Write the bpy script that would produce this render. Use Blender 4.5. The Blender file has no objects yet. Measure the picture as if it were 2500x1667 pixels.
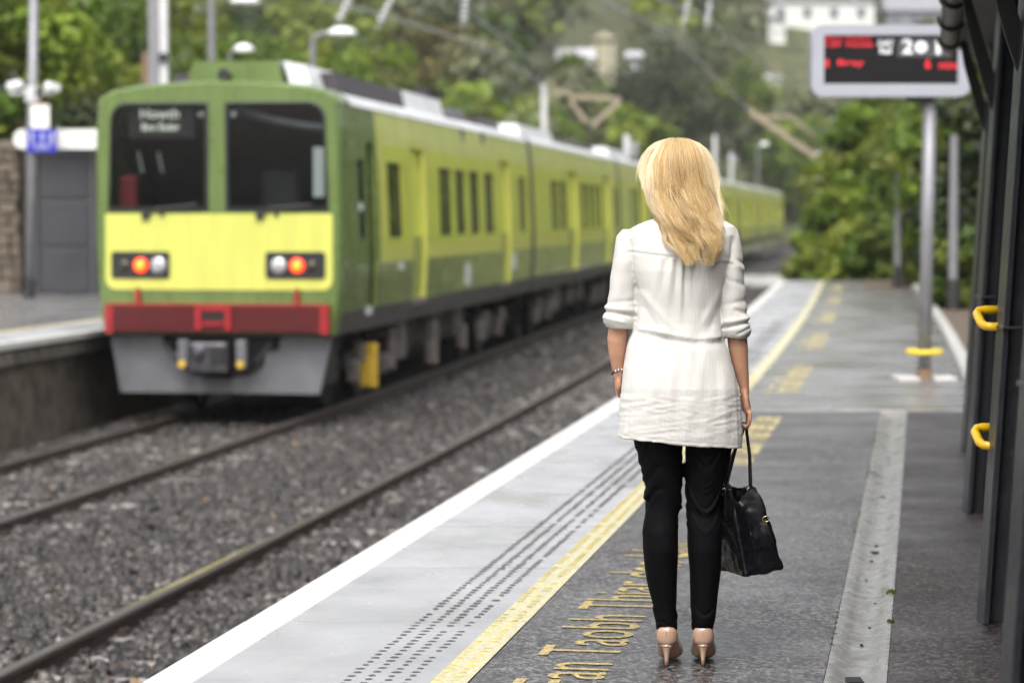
import bpy, bmesh, math, random
import numpy as np
from mathutils import Vector, Matrix
R = math.radians
random.seed(7)
rng = np.random.default_rng(11)
sc = bpy.context.scene
COL = sc.collection

# ------------------------------------------------------------------ camera
CAM_H = 1.48
FPX = 5903.0                      # focal length in photograph pixels (85 mm on full frame)
PITCH = math.atan((833.5 - 525.0) / FPX)
cam_d = bpy.data.cameras.new('camera')
cam_d.lens = 85.0
cam_d.sensor_width = 36.0
cam_d.clip_end = 3000.0
cam_d.dof.use_dof = True
cam_d.dof.focus_distance = 7.97
cam_d.dof.aperture_fstop = 2.5
cam = bpy.data.objects.new('camera', cam_d)
COL.objects.link(cam)
cam.location = (0, 0, CAM_H)
cam.rotation_euler = (R(90) - PITCH, 0, 0)
sc.camera = cam

# ------------------------------------------------------------------ sky, sun, exposure
SUN_EL, SUN_AZ = R(56), R(-168)    # azimuth measured from +Y towards +X
world = bpy.data.worlds.new('World')
sc.world = world
world.use_nodes = True
wn = world.node_tree
wn.nodes.clear()
sky = wn.nodes.new('ShaderNodeTexSky')
sky.sky_type = 'NISHITA'
sky.sun_disc = False
sky.sun_elevation = SUN_EL
sky.sun_rotation = SUN_AZ
sky.dust_density = 6.0
sky.air_density = 1.2
hsv = wn.nodes.new('ShaderNodeHueSaturation')
hsv.inputs['Saturation'].default_value = 0.22      # overcast: the cloud layer greys the sky
bg = wn.nodes.new('ShaderNodeBackground')
bg.inputs['Strength'].default_value = 0.15
wo = wn.nodes.new('ShaderNodeOutputWorld')
wn.links.new(sky.outputs[0], hsv.inputs['Color'])
wn.links.new(hsv.outputs[0], bg.inputs['Color'])
wn.links.new(bg.outputs[0], wo.inputs['Surface'])
sun_d = bpy.data.lights.new('sun', 'SUN')
sun_d.energy = 0.75
sun_d.angle = R(35)
sun_d.color = (1.0, 0.97, 0.92)
sun = bpy.data.objects.new('sun', sun_d)
COL.objects.link(sun)
sdir = Vector((math.sin(SUN_AZ) * math.cos(SUN_EL), math.cos(SUN_AZ) * math.cos(SUN_EL), math.sin(SUN_EL)))
sun.rotation_euler = (-sdir).to_track_quat('-Z', 'Y').to_euler()
sc.view_settings.view_transform = 'Standard'
sc.view_settings.look = 'None'
sc.view_settings.gamma = 1.0
sc.view_settings.use_curve_mapping = False
sc.view_settings.exposure = 1.08
sc.cycles.max_bounces = 6
sc.cycles.transparent_max_bounces = 12
sc.cycles.use_denoising = True

# ------------------------------------------------------------------ measuring helpers
CP, SP = math.cos(PITCH), math.sin(PITCH)
def at(px, py, Y):
    """point of the place seen at photograph pixel (px, py), Y metres in front of the camera"""
    a, b = (px - 1250.0) / FPX, (833.5 - py) / FPX
    dy, dz = CP + b * SP, -SP + b * CP
    t = Y / dy
    return Vector((a * t, Y, CAM_H + dz * t))
def on(px, py, z):
    a, b = (px - 1250.0) / FPX, (833.5 - py) / FPX
    dy, dz = CP + b * SP, -SP + b * CP
    t = (z - CAM_H) / dz
    return Vector((a * t, dy * t, z))
_ry = np.array([-30, -8, 0, 8, 13, 18, 28, 38, 55, 80, 147, 260], float)
_rx = np.array([-.9, -.45, -.28, -.12, -.03, .05, .12, .10, -.05, -.04, .2, .6], float)
_rt = np.gradient(_rx, _ry)
def _res(y):
    y = np.asarray(y, float)
    i = np.clip(np.searchsorted(_ry, y) - 1, 0, len(_ry) - 2)
    h = _ry[i + 1] - _ry[i]
    t = (y - _ry[i]) / h
    return ((2*t**3 - 3*t**2 + 1) * _rx[i] + (t**3 - 2*t**2 + t) * h * _rt[i]
            + (-2*t**3 + 3*t**2) * _rx[i+1] + (t**3 - t**2) * h * _rt[i+1])
def XE(y):
    """X of the near platform's edge at distance y (the line curves gently)"""
    return 0.152 * np.asarray(y, float) - 2.2 + _res(y)
def xe(y):
    return float(XE(y))
def vnoise(p, scale, seed=0):
    """smooth value noise, p (n,3) -> (n,) in -1..1"""
    q = np.asarray(p, float) * scale + seed * 17.31
    i = np.floor(q).astype(np.int64)
    f = q - i
    f = f * f * (3 - 2 * f)
    def hsh(a, b, c):
        v = (a * 374761393 + b * 668265263 + c * 2147483647 + seed * 974711) & 0x7fffffff
        v = ((v ^ (v >> 13)) * 1274126177) & 0x7fffffff
        return ((v ^ (v >> 16)) & 0xffff) / 32767.5 - 1.0
    out = 0
    for a in (0, 1):
        for b in (0, 1):
            for c in (0, 1):
                w = (f[:, 0] if a else 1 - f[:, 0]) * (f[:, 1] if b else 1 - f[:, 1]) * (f[:, 2] if c else 1 - f[:, 2])
                out = out + w * hsh(i[:, 0] + a, i[:, 1] + b, i[:, 2] + c)
    return out

# ------------------------------------------------------------------ object helpers
def tag(o, label=None, cat=None, group=None, kind=None):
    if label: o['label'] = label
    if cat: o['category'] = cat
    if group: o['group'] = group
    if kind: o['kind'] = kind
    return o
def thing(name, label, cat, loc=(0, 0, 0), rz=0.0, group=None):
    o = bpy.data.objects.new(name, None)
    o.empty_display_size = 0.2
    COL.objects.link(o)
    o.location = loc
    o.rotation_euler = (0, 0, rz)
    return tag(o, label, cat, group)
def link(name, me, mats, parent=None, smooth=False):
    o = bpy.data.objects.new(name, me)
    COL.objects.link(o)
    if not isinstance(mats, (list, tuple)): mats = [mats]
    if not me.materials:
        for m in mats: me.materials.append(m)
    if parent is not None: o.parent = parent
    if smooth: me.shade_smooth()
    return o
def np_mesh(name, V, F):
    """V (n,3), F (m,k) all faces with the same number of corners"""
    me = bpy.data.meshes.new(name)
    V = np.ascontiguousarray(V, dtype=np.float32); F = np.ascontiguousarray(F, dtype=np.int32)
    me.vertices.add(len(V)); me.vertices.foreach_set('co', V.ravel())
    k = F.shape[1]
    me.loops.add(F.size); me.loops.foreach_set('vertex_index', F.ravel())
    me.polygons.add(len(F)); me.polygons.foreach_set('loop_start', np.arange(0, F.size, k, dtype=np.int32))
    me.update(calc_edges=True)
    return me
def set_col(me, cols):
    """per-vertex colour attribute 'tint' (n,3)"""
    a = me.color_attributes.new('tint', 'FLOAT_COLOR', 'POINT')
    c = np.ones((len(cols), 4), np.float32); c[:, :3] = cols
    a.data.foreach_set('color', c.ravel())
class MB:
    def __init__(s): s.v = []; s.f = []; s.m = []
    def add(s, vs, fs, mi=0):
        b = len(s.v); s.v += [tuple(p) for p in vs]
        for f in fs: s.f.append(tuple(b + i for i in f)); s.m.append(mi)
        return s
    def box(s, c, d, mi=0, rz=0.0, bev=0.0, M=None):
        hx, hy, hz = d[0] / 2, d[1] / 2, d[2] / 2
        if bev > 0:
            pts = []
            bm = bmesh.new(); bmesh.ops.create_cube(bm, size=1.0)
            bmesh.ops.scale(bm, vec=Vector(d), verts=bm.verts)
            bmesh.ops.bevel(bm, geom=bm.edges[:], offset=bev, segments=2, affect='EDGES', profile=0.5)
            bm.verts.index_update()
            vs = [v.co.copy() for v in bm.verts]; fs = [[v.index for v in f.verts] for f in bm.faces]
            bm.free()
        else:
            vs = [Vector((x, y, z)) for x in (-hx, hx) for y in (-hy, hy) for z in (-hz, hz)]
            fs = [(0, 1, 3, 2), (4, 6, 7, 5), (0, 4, 5, 1), (2, 3, 7, 6), (0, 2, 6, 4), (1, 5, 7, 3)]
        if M is not None: vs = [M @ v for v in vs]
        elif rz:
            Z = Matrix.Rotation(rz, 3, 'Z'); vs = [Z @ v for v in vs]
        c = Vector(c)
        return s.add([v + c for v in vs], fs, mi)
    def bar(s, a, b, w, h=None, mi=0):
        """rectangular bar from a to b"""
        a, b = Vector(a), Vector(b); d = (b - a)
        L = d.length; d.normalize()
        up = Vector((0, 0, 1)) if abs(d.z) < .95 else Vector((1, 0, 0))
        x = d.cross(up).normalized(); z = x.cross(d)
        M = Matrix((x, d, z)).transposed()
        return s.box((a + b) / 2, (w, L, h or w), mi, M=M)
    def tube(s, pts, r, n=10, mi=0, flat=1.0, flatdir=None, cap=True):
        """round tube along pts; r a number or list; flat squashes along flatdir"""
        pts = [Vector(p) for p in pts]
        rs = list(r) if isinstance(r, (list, tuple)) else [r] * len(pts)
        vs = []; prev = None
        for i, p in enumerate(pts):
            t = (pts[min(i + 1, len(pts) - 1)] - pts[max(i - 1, 0)]).normalized()
            if flatdir is not None:
                u = Vector(flatdir) - t * t.dot(Vector(flatdir)); u.normalize()
            elif prev is None:
                u = t.cross(Vector((0, 0, 1)) if abs(t.z) < .9 else Vector((1, 0, 0))).normalized()
            else:
                u = (prev - t * t.dot(prev)).normalized()
            prev = u; w = t.cross(u)
            for k in range(n):
                a = 2 * math.pi * k / n
                vs.append(p + u * (math.cos(a) * rs[i] * flat) + w * (math.sin(a) * rs[i]))
        fs = []
        for i in range(len(pts) - 1):
            for k in range(n):
                fs.append((i*n + k, i*n + (k+1) % n, (i+1)*n + (k+1) % n, (i+1)*n + k))
        if cap:
            fs.append(tuple(range(n))[::-1]); fs.append(tuple((len(pts)-1)*n + k for k in range(n)))
        return s.add(vs, fs, mi)
    def loft(s, rings, mi=0, cap=True, closed=True):
        n = len(rings[0]); vs = [p for r in rings for p in r]; fs = []
        for i in range(len(rings) - 1):
            for k in range(n if closed else n - 1):
                fs.append((i*n + k, i*n + (k+1) % n, (i+1)*n + (k+1) % n, (i+1)*n + k))
        if cap:
            fs.append(tuple(range(n))[::-1]); fs.append(tuple((len(rings)-1)*n + k for k in range(n)))
        return s.add(vs, fs, mi)
    def prism(s, poly, y0, y1, mi=0):
        """polygon in (x, z) extruded along y"""
        return s.loft([[(x, y0, z) for x, z in poly], [(x, y1, z) for x, z in poly]], mi)
    def torus(s, c, R0, r, axis='Z', n=24, k=8, mi=0, arc=2 * math.pi, sq=(1, 1)):
        pts = []
        m = n if arc >= 6.28 else n + 1
        vs = []
        for i in range(m):
            a = arc * i / n
            for j in range(k):
                b = 2 * math.pi * j / k
                rr = R0 + r * math.cos(b); p = (rr * math.cos(a) * sq[0], rr * math.sin(a) * sq[1], r * math.sin(b))
                if axis == 'Y': p = (p[0], p[2], p[1])
                if axis == 'X': p = (p[2], p[0], p[1])
                vs.append((p[0] + c[0], p[1] + c[1], p[2] + c[2]))
        fs = []
        for i in range(n):
            for j in range(k):
                a0, a1 = i, (i + 1) % m
                fs.append((a0*k + j, a1*k + j, a1*k + (j+1) % k, a0*k + (j+1) % k))
        return s.add(vs, fs, mi)
    def mesh(s, name):
        me = bpy.data.meshes.new(name)
        me.from_pydata(s.v, [], s.f)
        if any(s.m): me.polygons.foreach_set('material_index', s.m)
        bm = bmesh.new(); bm.from_mesh(me)
        bmesh.ops.recalc_face_normals(bm, faces=bm.faces)
        bm.to_mesh(me); bm.free()
        me.update()
        return me
    def build(s, name, mats, parent=None, smooth=False, label=None, angle=None):
        me = s.mesh(name)
        o = link(name, me, mats, parent)
        if smooth:
            me.shade_smooth()
        if angle:
            me.shade_smooth()
            try: me.set_sharp_from_angle(angle=R(angle))
            except Exception: pass
        if label: o['label'] = label
        return o
def ring(cx, cy, z, rx, rb, rf, n=40, p=2.3, zt=0.0):
    """horizontal ring; rb reaches back (towards -Y), rf forward (+Y); zt slopes it along x"""
    out = []
    for k in range(n):
        a = 2 * math.pi * k / n
        c, s_ = math.cos(a), math.sin(a)
        x = math.copysign(abs(c) ** (2 / p), c) * rx
        y = math.copysign(abs(s_) ** (2 / p), s_)
        y *= rf if y > 0 else rb
        out.append((cx + x, cy + y, z + zt * x))
    return out
def remesh(mb, voxel, smooth=3, name='tmp', factor=0.5):
    me = mb.mesh(name)
    o = bpy.data.objects.new('tmp', me); COL.objects.link(o)
    m = o.modifiers.new('r', 'REMESH'); m.mode = 'VOXEL'; m.voxel_size = voxel; m.use_smooth_shade = True
    if smooth:
        s = o.modifiers.new('s', 'SMOOTH'); s.factor = factor; s.iterations = smooth
    dg = bpy.context.evaluated_depsgraph_get()
    ev = o.evaluated_get(dg)
    out = bpy.data.meshes.new_from_object(ev)
    out.name = name
    bpy.data.objects.remove(o); bpy.data.meshes.remove(me)
    out.shade_smooth()
    return out
def get_v(me):
    a = np.empty(len(me.vertices) * 3, np.float32); me.vertices.foreach_get('co', a); return a.reshape(-1, 3).astype(float)
def get_n(me):
    a = np.empty(len(me.vertices) * 3, np.float32); me.vertices.foreach_get('normal', a); return a.reshape(-1, 3).astype(float)
def put_v(me, V):
    me.vertices.foreach_set('co', V.astype(np.float32).ravel()); me.update()
def text_mesh(body, name='text', extrude=0.0, bold=0.0):
    c = bpy.data.curves.new(name, 'FONT'); c.body = body; c.size = 1.0; c.extrude = extrude; c.offset = bold
    c.resolution_u = 3
    o = bpy.data.objects.new(name, c); COL.objects.link(o)
    dg = bpy.context.evaluated_depsgraph_get()
    me = bpy.data.meshes.new_from_object(o.evaluated_get(dg))
    bpy.data.objects.remove(o); bpy.data.curves.remove(c)
    return me
def fit_text(body, w, h, M, name, mat, parent, bold=0.0, z=0.0):
    """flat lettering scaled to w x h, then placed by matrix M (text plane xy)"""
    me = text_mesh(body, name, 0.0, bold)
    V = get_v(me)
    mn, mx = V.min(0), V.max(0)
    V = (V - mn); V[:, 0] *= w / max(mx[0] - mn[0], 1e-6); V[:, 1] *= h / max(mx[1] - mn[1], 1e-6); V[:, 2] = z
    V4 = np.c_[V, np.ones(len(V))] @ np.array(M.to_4x4()).T
    put_v(me, V4[:, :3])
    return link(name, me, mat, parent)

# ------------------------------------------------------------------ materials
MATS = {}
def mat(name, col, rough=0.6, metal=0.0, var=0.0, vscale=6.0, bump=0.0, bscale=40.0, spec=0.5, coat=0.0,
        stretch=None, rvar=0.0, rscale=2.0, tint=False, emit=None, estr=1.0, col2=None, detail=4.0, rnd=0.0, space='Object', sheen=0.0):
    m = bpy.data.materials.new(name); m.use_nodes = True
    nt = m.node_tree; N = nt.nodes; L = nt.links
    b = N['Principled BSDF']
    b.inputs['Base Color'].default_value = (*col, 1)
    b.inputs['Roughness'].default_value = rough
    b.inputs['Metallic'].default_value = metal
    b.inputs['Specular IOR Level'].default_value = spec
    b.inputs['Coat Weight'].default_value = coat
    if coat: b.inputs['Coat Roughness'].default_value = 0.08
    if sheen: b.inputs['Sheen Weight'].default_value = sheen
    tc = N.new('ShaderNodeTexCoord')
    vec = tc.outputs[space]
    if stretch:
        mp = N.new('ShaderNodeMapping'); mp.inputs['Scale'].default_value = stretch
        L.new(vec, mp.inputs['Vector']); svec = mp.outputs[0]
    else: svec = vec
    def noise(scale, v=svec, det=detail):
        n = N.new('ShaderNodeTexNoise'); n.inputs['Scale'].default_value = scale; n.inputs['Detail'].default_value = det
        n.inputs['Roughness'].default_value = 0.6
        L.new(v, n.inputs['Vector']); return n.outputs['Fac']
    cur = None
    if tint:
        a = N.new('ShaderNodeVertexColor'); a.layer_name = 'tint'; cur = a.outputs['Color']
    if col2 is not None:
        r = N.new('ShaderNodeMapRange'); r.inputs['From Min'].default_value = .35; r.inputs['From Max'].default_value = .65
        L.new(noise(vscale), r.inputs['Value'])
        mx = N.new('ShaderNodeMix'); mx.data_type = 'RGBA'
        mx.inputs['A'].default_value = (*col, 1); mx.inputs['B'].default_value = (*col2, 1)
        L.new(r.outputs[0], mx.inputs['Factor']); cur = mx.outputs['Result']
    if var or rnd:
        h = N.new('ShaderNodeHueSaturation')
        if cur is not None: L.new(cur, h.inputs['Color'])
        else: h.inputs['Color'].default_value = (*col, 1)
        r = N.new('ShaderNodeMapRange'); r.inputs['From Min'].default_value = .3; r.inputs['From Max'].default_value = .7
        r.inputs['To Min'].default_value = 1 - var; r.inputs['To Max'].default_value = 1 + var
        L.new(noise(vscale if col2 is None else vscale * 3.1), r.inputs['Value'])
        val = r.outputs[0]
        if rnd:
            oi = N.new('ShaderNodeObjectInfo')
            r2 = N.new('ShaderNodeMapRange'); r2.inputs['To Min'].default_value = 1 - rnd; r2.inputs['To Max'].default_value = 1 + rnd
            L.new(oi.outputs['Random'], r2.inputs['Value'])
            mm = N.new('ShaderNodeMath'); mm.operation = 'MULTIPLY'; L.new(val, mm.inputs[0]); L.new(r2.outputs[0], mm.inputs[1]); val = mm.outputs[0]
        L.new(val, h.inputs['Value']); cur = h.outputs[0]
    if cur is not None: L.new(cur, b.inputs['Base Color'])
    if rvar:
        r = N.new('ShaderNodeMapRange'); r.inputs['From Min'].default_value = .35; r.inputs['From Max'].default_value = .65
        r.inputs['To Min'].default_value = max(.03, rough - rvar); r.inputs['To Max'].default_value = min(1, rough + rvar)
        L.new(noise(rscale, vec, 3), r.inputs['Value']); L.new(r.outputs[0], b.inputs['Roughness'])
    if bump:
        bp = N.new('ShaderNodeBump'); bp.inputs['Strength'].default_value = 1.0; bp.inputs['Distance'].default_value = bump
        L.new(noise(bscale), bp.inputs['Height']); L.new(bp.outputs[0], b.inputs['Normal'])
    if emit is not None:
        b.inputs['Emission Color'].default_value = (*emit, 1); b.inputs['Emission Strength'].default_value = estr
    MATS[name] = m
    return m
def glass_mat(name, tintc=(.55, .6, .58), refl=0.06):
    m = bpy.data.materials.new(name); m.use_nodes = True
    nt = m.node_tree; N = nt.nodes; L = nt.links; N.clear()
    o = N.new('ShaderNodeOutputMaterial'); mx = N.new('ShaderNodeMixShader')
    t = N.new('ShaderNodeBsdfTransparent'); t.inputs[0].default_value = (*tintc, 1)
    g = N.new('ShaderNodeBsdfGlossy'); g.inputs['Roughness'].default_value = 0.03
    f = N.new('ShaderNodeFresnel'); f.inputs['IOR'].default_value = 1.5
    L.new(f.outputs[0], mx.inputs[0]); L.new(t.outputs[0], mx.inputs[1]); L.new(g.outputs[0], mx.inputs[2]); L.new(mx.outputs[0], o.inputs[0])
    return m
def leaf_mat(name, tr=0.35):
    m = bpy.data.materials.new(name); m.use_nodes = True
    nt = m.node_tree; N = nt.nodes; L = nt.links; N.clear()
    o = N.new('ShaderNodeOutputMaterial'); mx = N.new('ShaderNodeMixShader'); mx.inputs[0].default_value = tr
    a = N.new('ShaderNodeVertexColor'); a.layer_name = 'tint'
    d = N.new('ShaderNodeBsdfPrincipled'); d.inputs['Roughness'].default_value = .5; d.inputs['Specular IOR Level'].default_value = .3
    t = N.new('ShaderNodeBsdfTranslucent')
    L.new(a.outputs[0], d.inputs['Base Color']); L.new(a.outputs[0], t.inputs['Color'])
    L.new(d.outputs[0], mx.inputs[1]); L.new(t.outputs[0], mx.inputs[2]); L.new(mx.outputs[0], o.inputs[0])
    return m
M_coping = mat('grey_painted_concrete', (.31, .31, .325), .30, var=.16, vscale=2.2, bump=.0008, bscale=90, rvar=.2, rscale=1.3, rnd=.07)
M_white = mat('white_line_paint', (.51, .51, .485), .42, var=.12, vscale=9, bump=.0012, bscale=150)
M_yellow = mat('yellow_line_paint', (.47, .43, .22), .5, var=.28, vscale=18, col2=(.40, .385, .30), bump=.001, bscale=120)
M_ytext = mat('worn_yellow_letter_paint', (.48, .36, .12), .55, var=.6, vscale=45, col2=(.22, .18, .09), bump=.002, bscale=130)
M_ypale = mat('worn_pale_letter_paint', (.56, .47, .22), .5, var=.3, vscale=40, bump=.002, bscale=130)
M_blister = mat('dark_blister', (.055, .048, .042), .4, var=.3, vscale=40)
M_concrete = mat('channel_concrete', (.22, .215, .205), .26, var=.35, vscale=9, bump=.0005, bscale=60, rvar=.15, rscale=5, col2=(.16, .15, .14))
M_kerb = mat('kerb_concrete', (.36, .35, .33), .5, var=.3, vscale=6, bump=.002, bscale=50)
M_wallstone = mat('platform_wall', (.12, .10, .08), .7, var=.5, vscale=4, bump=.01, bscale=14)
M_black = mat('black_void', (.008, .008, .008), .6)
M_moss = mat('moss', (.10, .11, .02), .9, var=.4, vscale=60, bump=.01, bscale=90)
M_soil = mat('soil_litter', (.09, .065, .045), .85, var=.5, vscale=9, bump=.02, bscale=25)
M_stone = mat('ballast_stone', (.16, .145, .14), .5, tint=True, var=.25, vscale=30, spec=.5)
M_bed = mat('ballast_bed', (.030, .026, .024), .7, var=.6, vscale=14, bump=.03, bscale=22)
M_rail_top = mat('worn_rail_head', (.10, .085, .072), .42, metal=.6, var=.2, vscale=12)
M_rail_side = mat('rusty_rail_side', (.055, .038, .030), .65, var=.4, vscale=14, bump=.001, bscale=80)
M_rail_moss = mat('yellowed_rail_edge', (.34, .30, .10), .6, var=.3, vscale=8)
M_sleeper = mat('concrete_sleeper', (.27, .25, .235), .55, var=.35, vscale=8, bump=.002, bscale=60)
M_clip = mat('rail_clip', (.06, .045, .04), .6, metal=.4, var=.3)

def asphalt_mat(name, base, rough, cell, contrast, bump, rvar, rscale, big):
    m = bpy.data.materials.new(name); m.use_nodes = True
    nt = m.node_tree; N = nt.nodes; L = nt.links; b = N['Principled BSDF']
    tc = N.new('ShaderNodeTexCoord')
    v = N.new('ShaderNodeTexVoronoi'); v.inputs['Scale'].default_value = cell; L.new(tc.outputs['Object'], v.inputs['Vector'])
    sep = N.new('ShaderNodeSeparateColor'); L.new(v.outputs['Color'], sep.inputs[0])
    pw = N.new('ShaderNodeMath'); pw.operation = 'POWER'; pw.inputs[1].default_value = 2.2; L.new(sep.outputs[0], pw.inputs[0])
    r = N.new('ShaderNodeMapRange'); r.inputs['To Min'].default_value = 1 - contrast * .55; r.inputs['To Max'].default_value = 1 + contrast * 1.5; L.new(pw.outputs[0], r.inputs['Value'])
    n = N.new('ShaderNodeTexNoise'); n.inputs['Scale'].default_value = big; n.inputs['Detail'].default_value = 5; L.new(tc.outputs['Object'], n.inputs['Vector'])
    r2 = N.new('ShaderNodeMapRange'); r2.inputs['From Min'].default_value = .3; r2.inputs['From Max'].default_value = .7; r2.inputs['To Min'].default_value = .72; r2.inputs['To Max'].default_value = 1.28; L.new(n.outputs['Fac'], r2.inputs['Value'])
    mm = N.new('ShaderNodeMath'); mm.operation = 'MULTIPLY'; L.new(r.outputs[0], mm.inputs[0]); L.new(r2.outputs[0], mm.inputs[1])
    h = N.new('ShaderNodeHueSaturation'); h.inputs['Color'].default_value = (*base, 1); L.new(mm.outputs[0], h.inputs['Value']); L.new(h.outputs[0], b.inputs['Base Color'])
    n2 = N.new('ShaderNodeTexNoise'); n2.inputs['Scale'].default_value = rscale; n2.inputs['Detail'].default_value = 4; L.new(tc.outputs['Object'], n2.inputs['Vector'])
    r3 = N.new('ShaderNodeMapRange'); r3.inputs['From Min'].default_value = .35; r3.inputs['From Max'].default_value = .65; r3.inputs['To Min'].default_value = rough - rvar; r3.inputs['To Max'].default_value = rough + rvar; L.new(n2.outputs['Fac'], r3.inputs['Value']); L.new(r3.outputs[0], b.inputs['Roughness'])
    bp = N.new('ShaderNodeBump'); bp.inputs['Distance'].default_value = bump; L.new(pw.outputs[0], bp.inputs['Height']); L.new(bp.outputs[0], b.inputs['Normal'])
    return m
M_asphalt = asphalt_mat('wet_asphalt', (.060, .055, .055), .40, 76, 1.4, .009, .10, 1.3, 2.2)
M_asphalt_far = asphalt_mat('wet_asphalt_pale_sheen', (.145, .139, .138), .24, 80, .5, .0012, .10, .9, 1.1)  # paler base colour stands in for the wet sheen
M_asphalt_brown = asphalt_mat('brown_asphalt', (.036, .029, .027), .5, 76, 1.4, .009, .12, 1.5, 1.8)
# ================================================================== THE SETTING
RAIL_Z = -0.915
BED_Z = -1.06
def strip(o0, o1, z0, z1, ys, off_fn=None):
    """sheet between lateral offsets o0 and o1 right of the platform edge (negative = towards the tracks)"""
    V = []; F = []
    for i, y in enumerate(ys):
        V += [(xe(y) + o0, y, z0), (xe(y) + o1, y, z1)]
        if i: F.append((2*i - 2, 2*i - 1, 2*i + 1, 2*i))
    return V, F
def ys_range(a, b, st):
    n = max(1, int(round((b - a) / st)))
    return [a + (b - a) * i / n for i in range(n + 1)]
def profile_run(poly, ys, mats_idx=None, mb=None, closed=True):
    """closed cross-section (offset, z) run along the line"""
    mb = mb or MB()
    rings = [[(xe(y) + o, y, z) for o, z in poly] for y in ys]
    mb.loft(rings, 0, cap=closed, closed=closed)
    return mb

# ground sheet reaching the horizon, hillside
def hill_h(x, y):
    y2 = y - 0.12 * x
    d = np.maximum(0, y2 - 112)
    h = 0.155 * d * np.clip(d / 60, 0, 1) ** .5
    h = h + np.clip(d / 50, 0, 1) * (3.0 * np.sin(x * .045 + 1.2) + 2.2 * np.sin(y * .05 + x * .02))
    cut = np.clip((np.abs(x - xe0(y) + 3.4) - 8.5) / 16, 0, 1); cut = cut * cut * (3 - 2 * cut)
    far = np.clip((y - 225) / 60, 0, 1)
    h = h * (cut * (1 - far) + far)
    # bank behind the far platform
    left = np.clip((xe0(y) - 15 - x) / 14, 0, 1)
    h = h + left * 2.4 * np.clip((y - 34) / 12, 0, 1)
    return h
def xe0(y): return XE(np.clip(y, -20, 255))
gx = np.linspace(-260, 300, 113); gy = np.concatenate([np.linspace(-60, 110, 60), np.linspace(112, 620, 120)])
GX, GY = np.meshgrid(gx, gy)
GZ = hill_h(GX, GY) - 1.4
V = np.c_[GX.ravel(), GY.ravel(), GZ.ravel()]
nx, ny = len(gx), len(gy)
ii = (np.arange(ny - 1)[:, None] * nx + np.arange(nx - 1)[None, :]).ravel()
F = np.c_[ii, ii + 1, ii + nx + 1, ii + nx]
M_hill = mat('hillside_scrub', (.05, .065, .022), .9, var=.5, vscale=.25, col2=(.08, .075, .035), bump=.6, bscale=.8)
tag(link('hillside', np_mesh('hillside', V, F), M_hill, smooth=True), 'wooded hillside rising behind the railway', kind='structure')
gm = MB(); gm.add([(-2500, -500, -1.6), (2500, -500, -1.6), (2500, 3500, -1.6), (-2500, 3500, -1.6)], [(0, 1, 2, 3)])
tag(gm.build('ground', M_hill), 'low ground reaching the horizon', kind='structure')

# ballast bed
mb = MB(); ys = ys_range(-6, 250, 2.0)
V, F = strip(-7.35, 0.35, BED_Z, BED_Z, ys); mb.add(V, F)
tag(mb.build('track_bed', M_bed), 'dark stone ballast bed under the two tracks', kind='structure')
# loose stones: crushed rock, one object
def stones(Y0, Y1, dens, s0, s1, o0=-7.1, o1=-0.25):
    n = int((Y1 - Y0) * (o1 - o0) * dens)
    y = rng.uniform(Y0, Y1, n); o = rng.uniform(o0, o1, n)
    x = XE(y) + o
    px = 1250 + FPX * x / y
    ok = (px > -350) & (px < 2050)
    for c in (-0.76, -2.36, -4.76, -6.36): ok &= np.abs(o - c) > .075
    return x[ok], y[ok], rng.uniform(s0, s1, ok.sum())
parts = [stones(12.3, 19, 470, .022, .050), stones(19, 27, 350, .024, .050), stones(27, 31.5, 240, .026, .050, -7.1), stones(31.5, 42, 170, .028, .048, -4.9), stones(42, 95, 34, .045, .085, -4.6, .1)]
sx = np.concatenate([p[0] for p in parts]); sy = np.concatenate([p[1] for p in parts]); ss = np.concatenate([p[2] for p in parts])
n = len(sx)
cube = np.array([(x, y, z) for x in (-1, 1) for y in (-1, 1) for z in (-1, 1)], float)
cf = np.array([(0, 1, 3, 2), (4, 6, 7, 5), (0, 4, 5, 1), (2, 3, 7, 6), (0, 2, 6, 4), (1, 5, 7, 3)])
P = cube[None] * rng.uniform(.45, 1.0, (n, 8, 1)) * rng.uniform([.75, .75, .5], [1.35, 1.2, .9], (n, 1, 3))
ax = rng.normal(size=(n, 3)); ax /= np.linalg.norm(ax, axis=1)[:, None]; an = rng.uniform(0, 3.14, n)
c_, s_ = np.cos(an)[:, None, None], np.sin(an)[:, None, None]
A = ax[:, None, :]
P = P * c_ + np.cross(np.broadcast_to(A, P.shape), P) * s_ + A * (P * A).sum(-1, keepdims=True) * (1 - c_)
P *= ss[:, None, None]
sz = BED_Z + rng.uniform(-.004, .03, n)
P += np.stack([sx, sy, sz], 1)[:, None, :]
Fs = (np.arange(n)[:, None, None] * 8 + cf[None]).reshape(-1, 4)
me = np_mesh('ballast_stones', P.reshape(-1, 3), Fs)
pal = np.array([(.17, .145, .135), (.11, .094, .090), (.050, .042, .040), (.27, .235, .215), (.18, .14, .115), (.080, .064, .054), (.40, .35, .31)])
tone = pal[rng.choice(7, n, p=[.22, .22, .22, .10, .1, .11, .03])] * rng.uniform(.10, .46, (n, 1))
odd = rng.random(n) < .0015; tone[odd] = (.22, .13, .06)
set_col(me, np.repeat(tone, 8, 0))
tag(link('ballast_stones', me, M_stone), 'wet grey and brown crushed ballast stones between the rails', kind='stuff')

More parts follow.
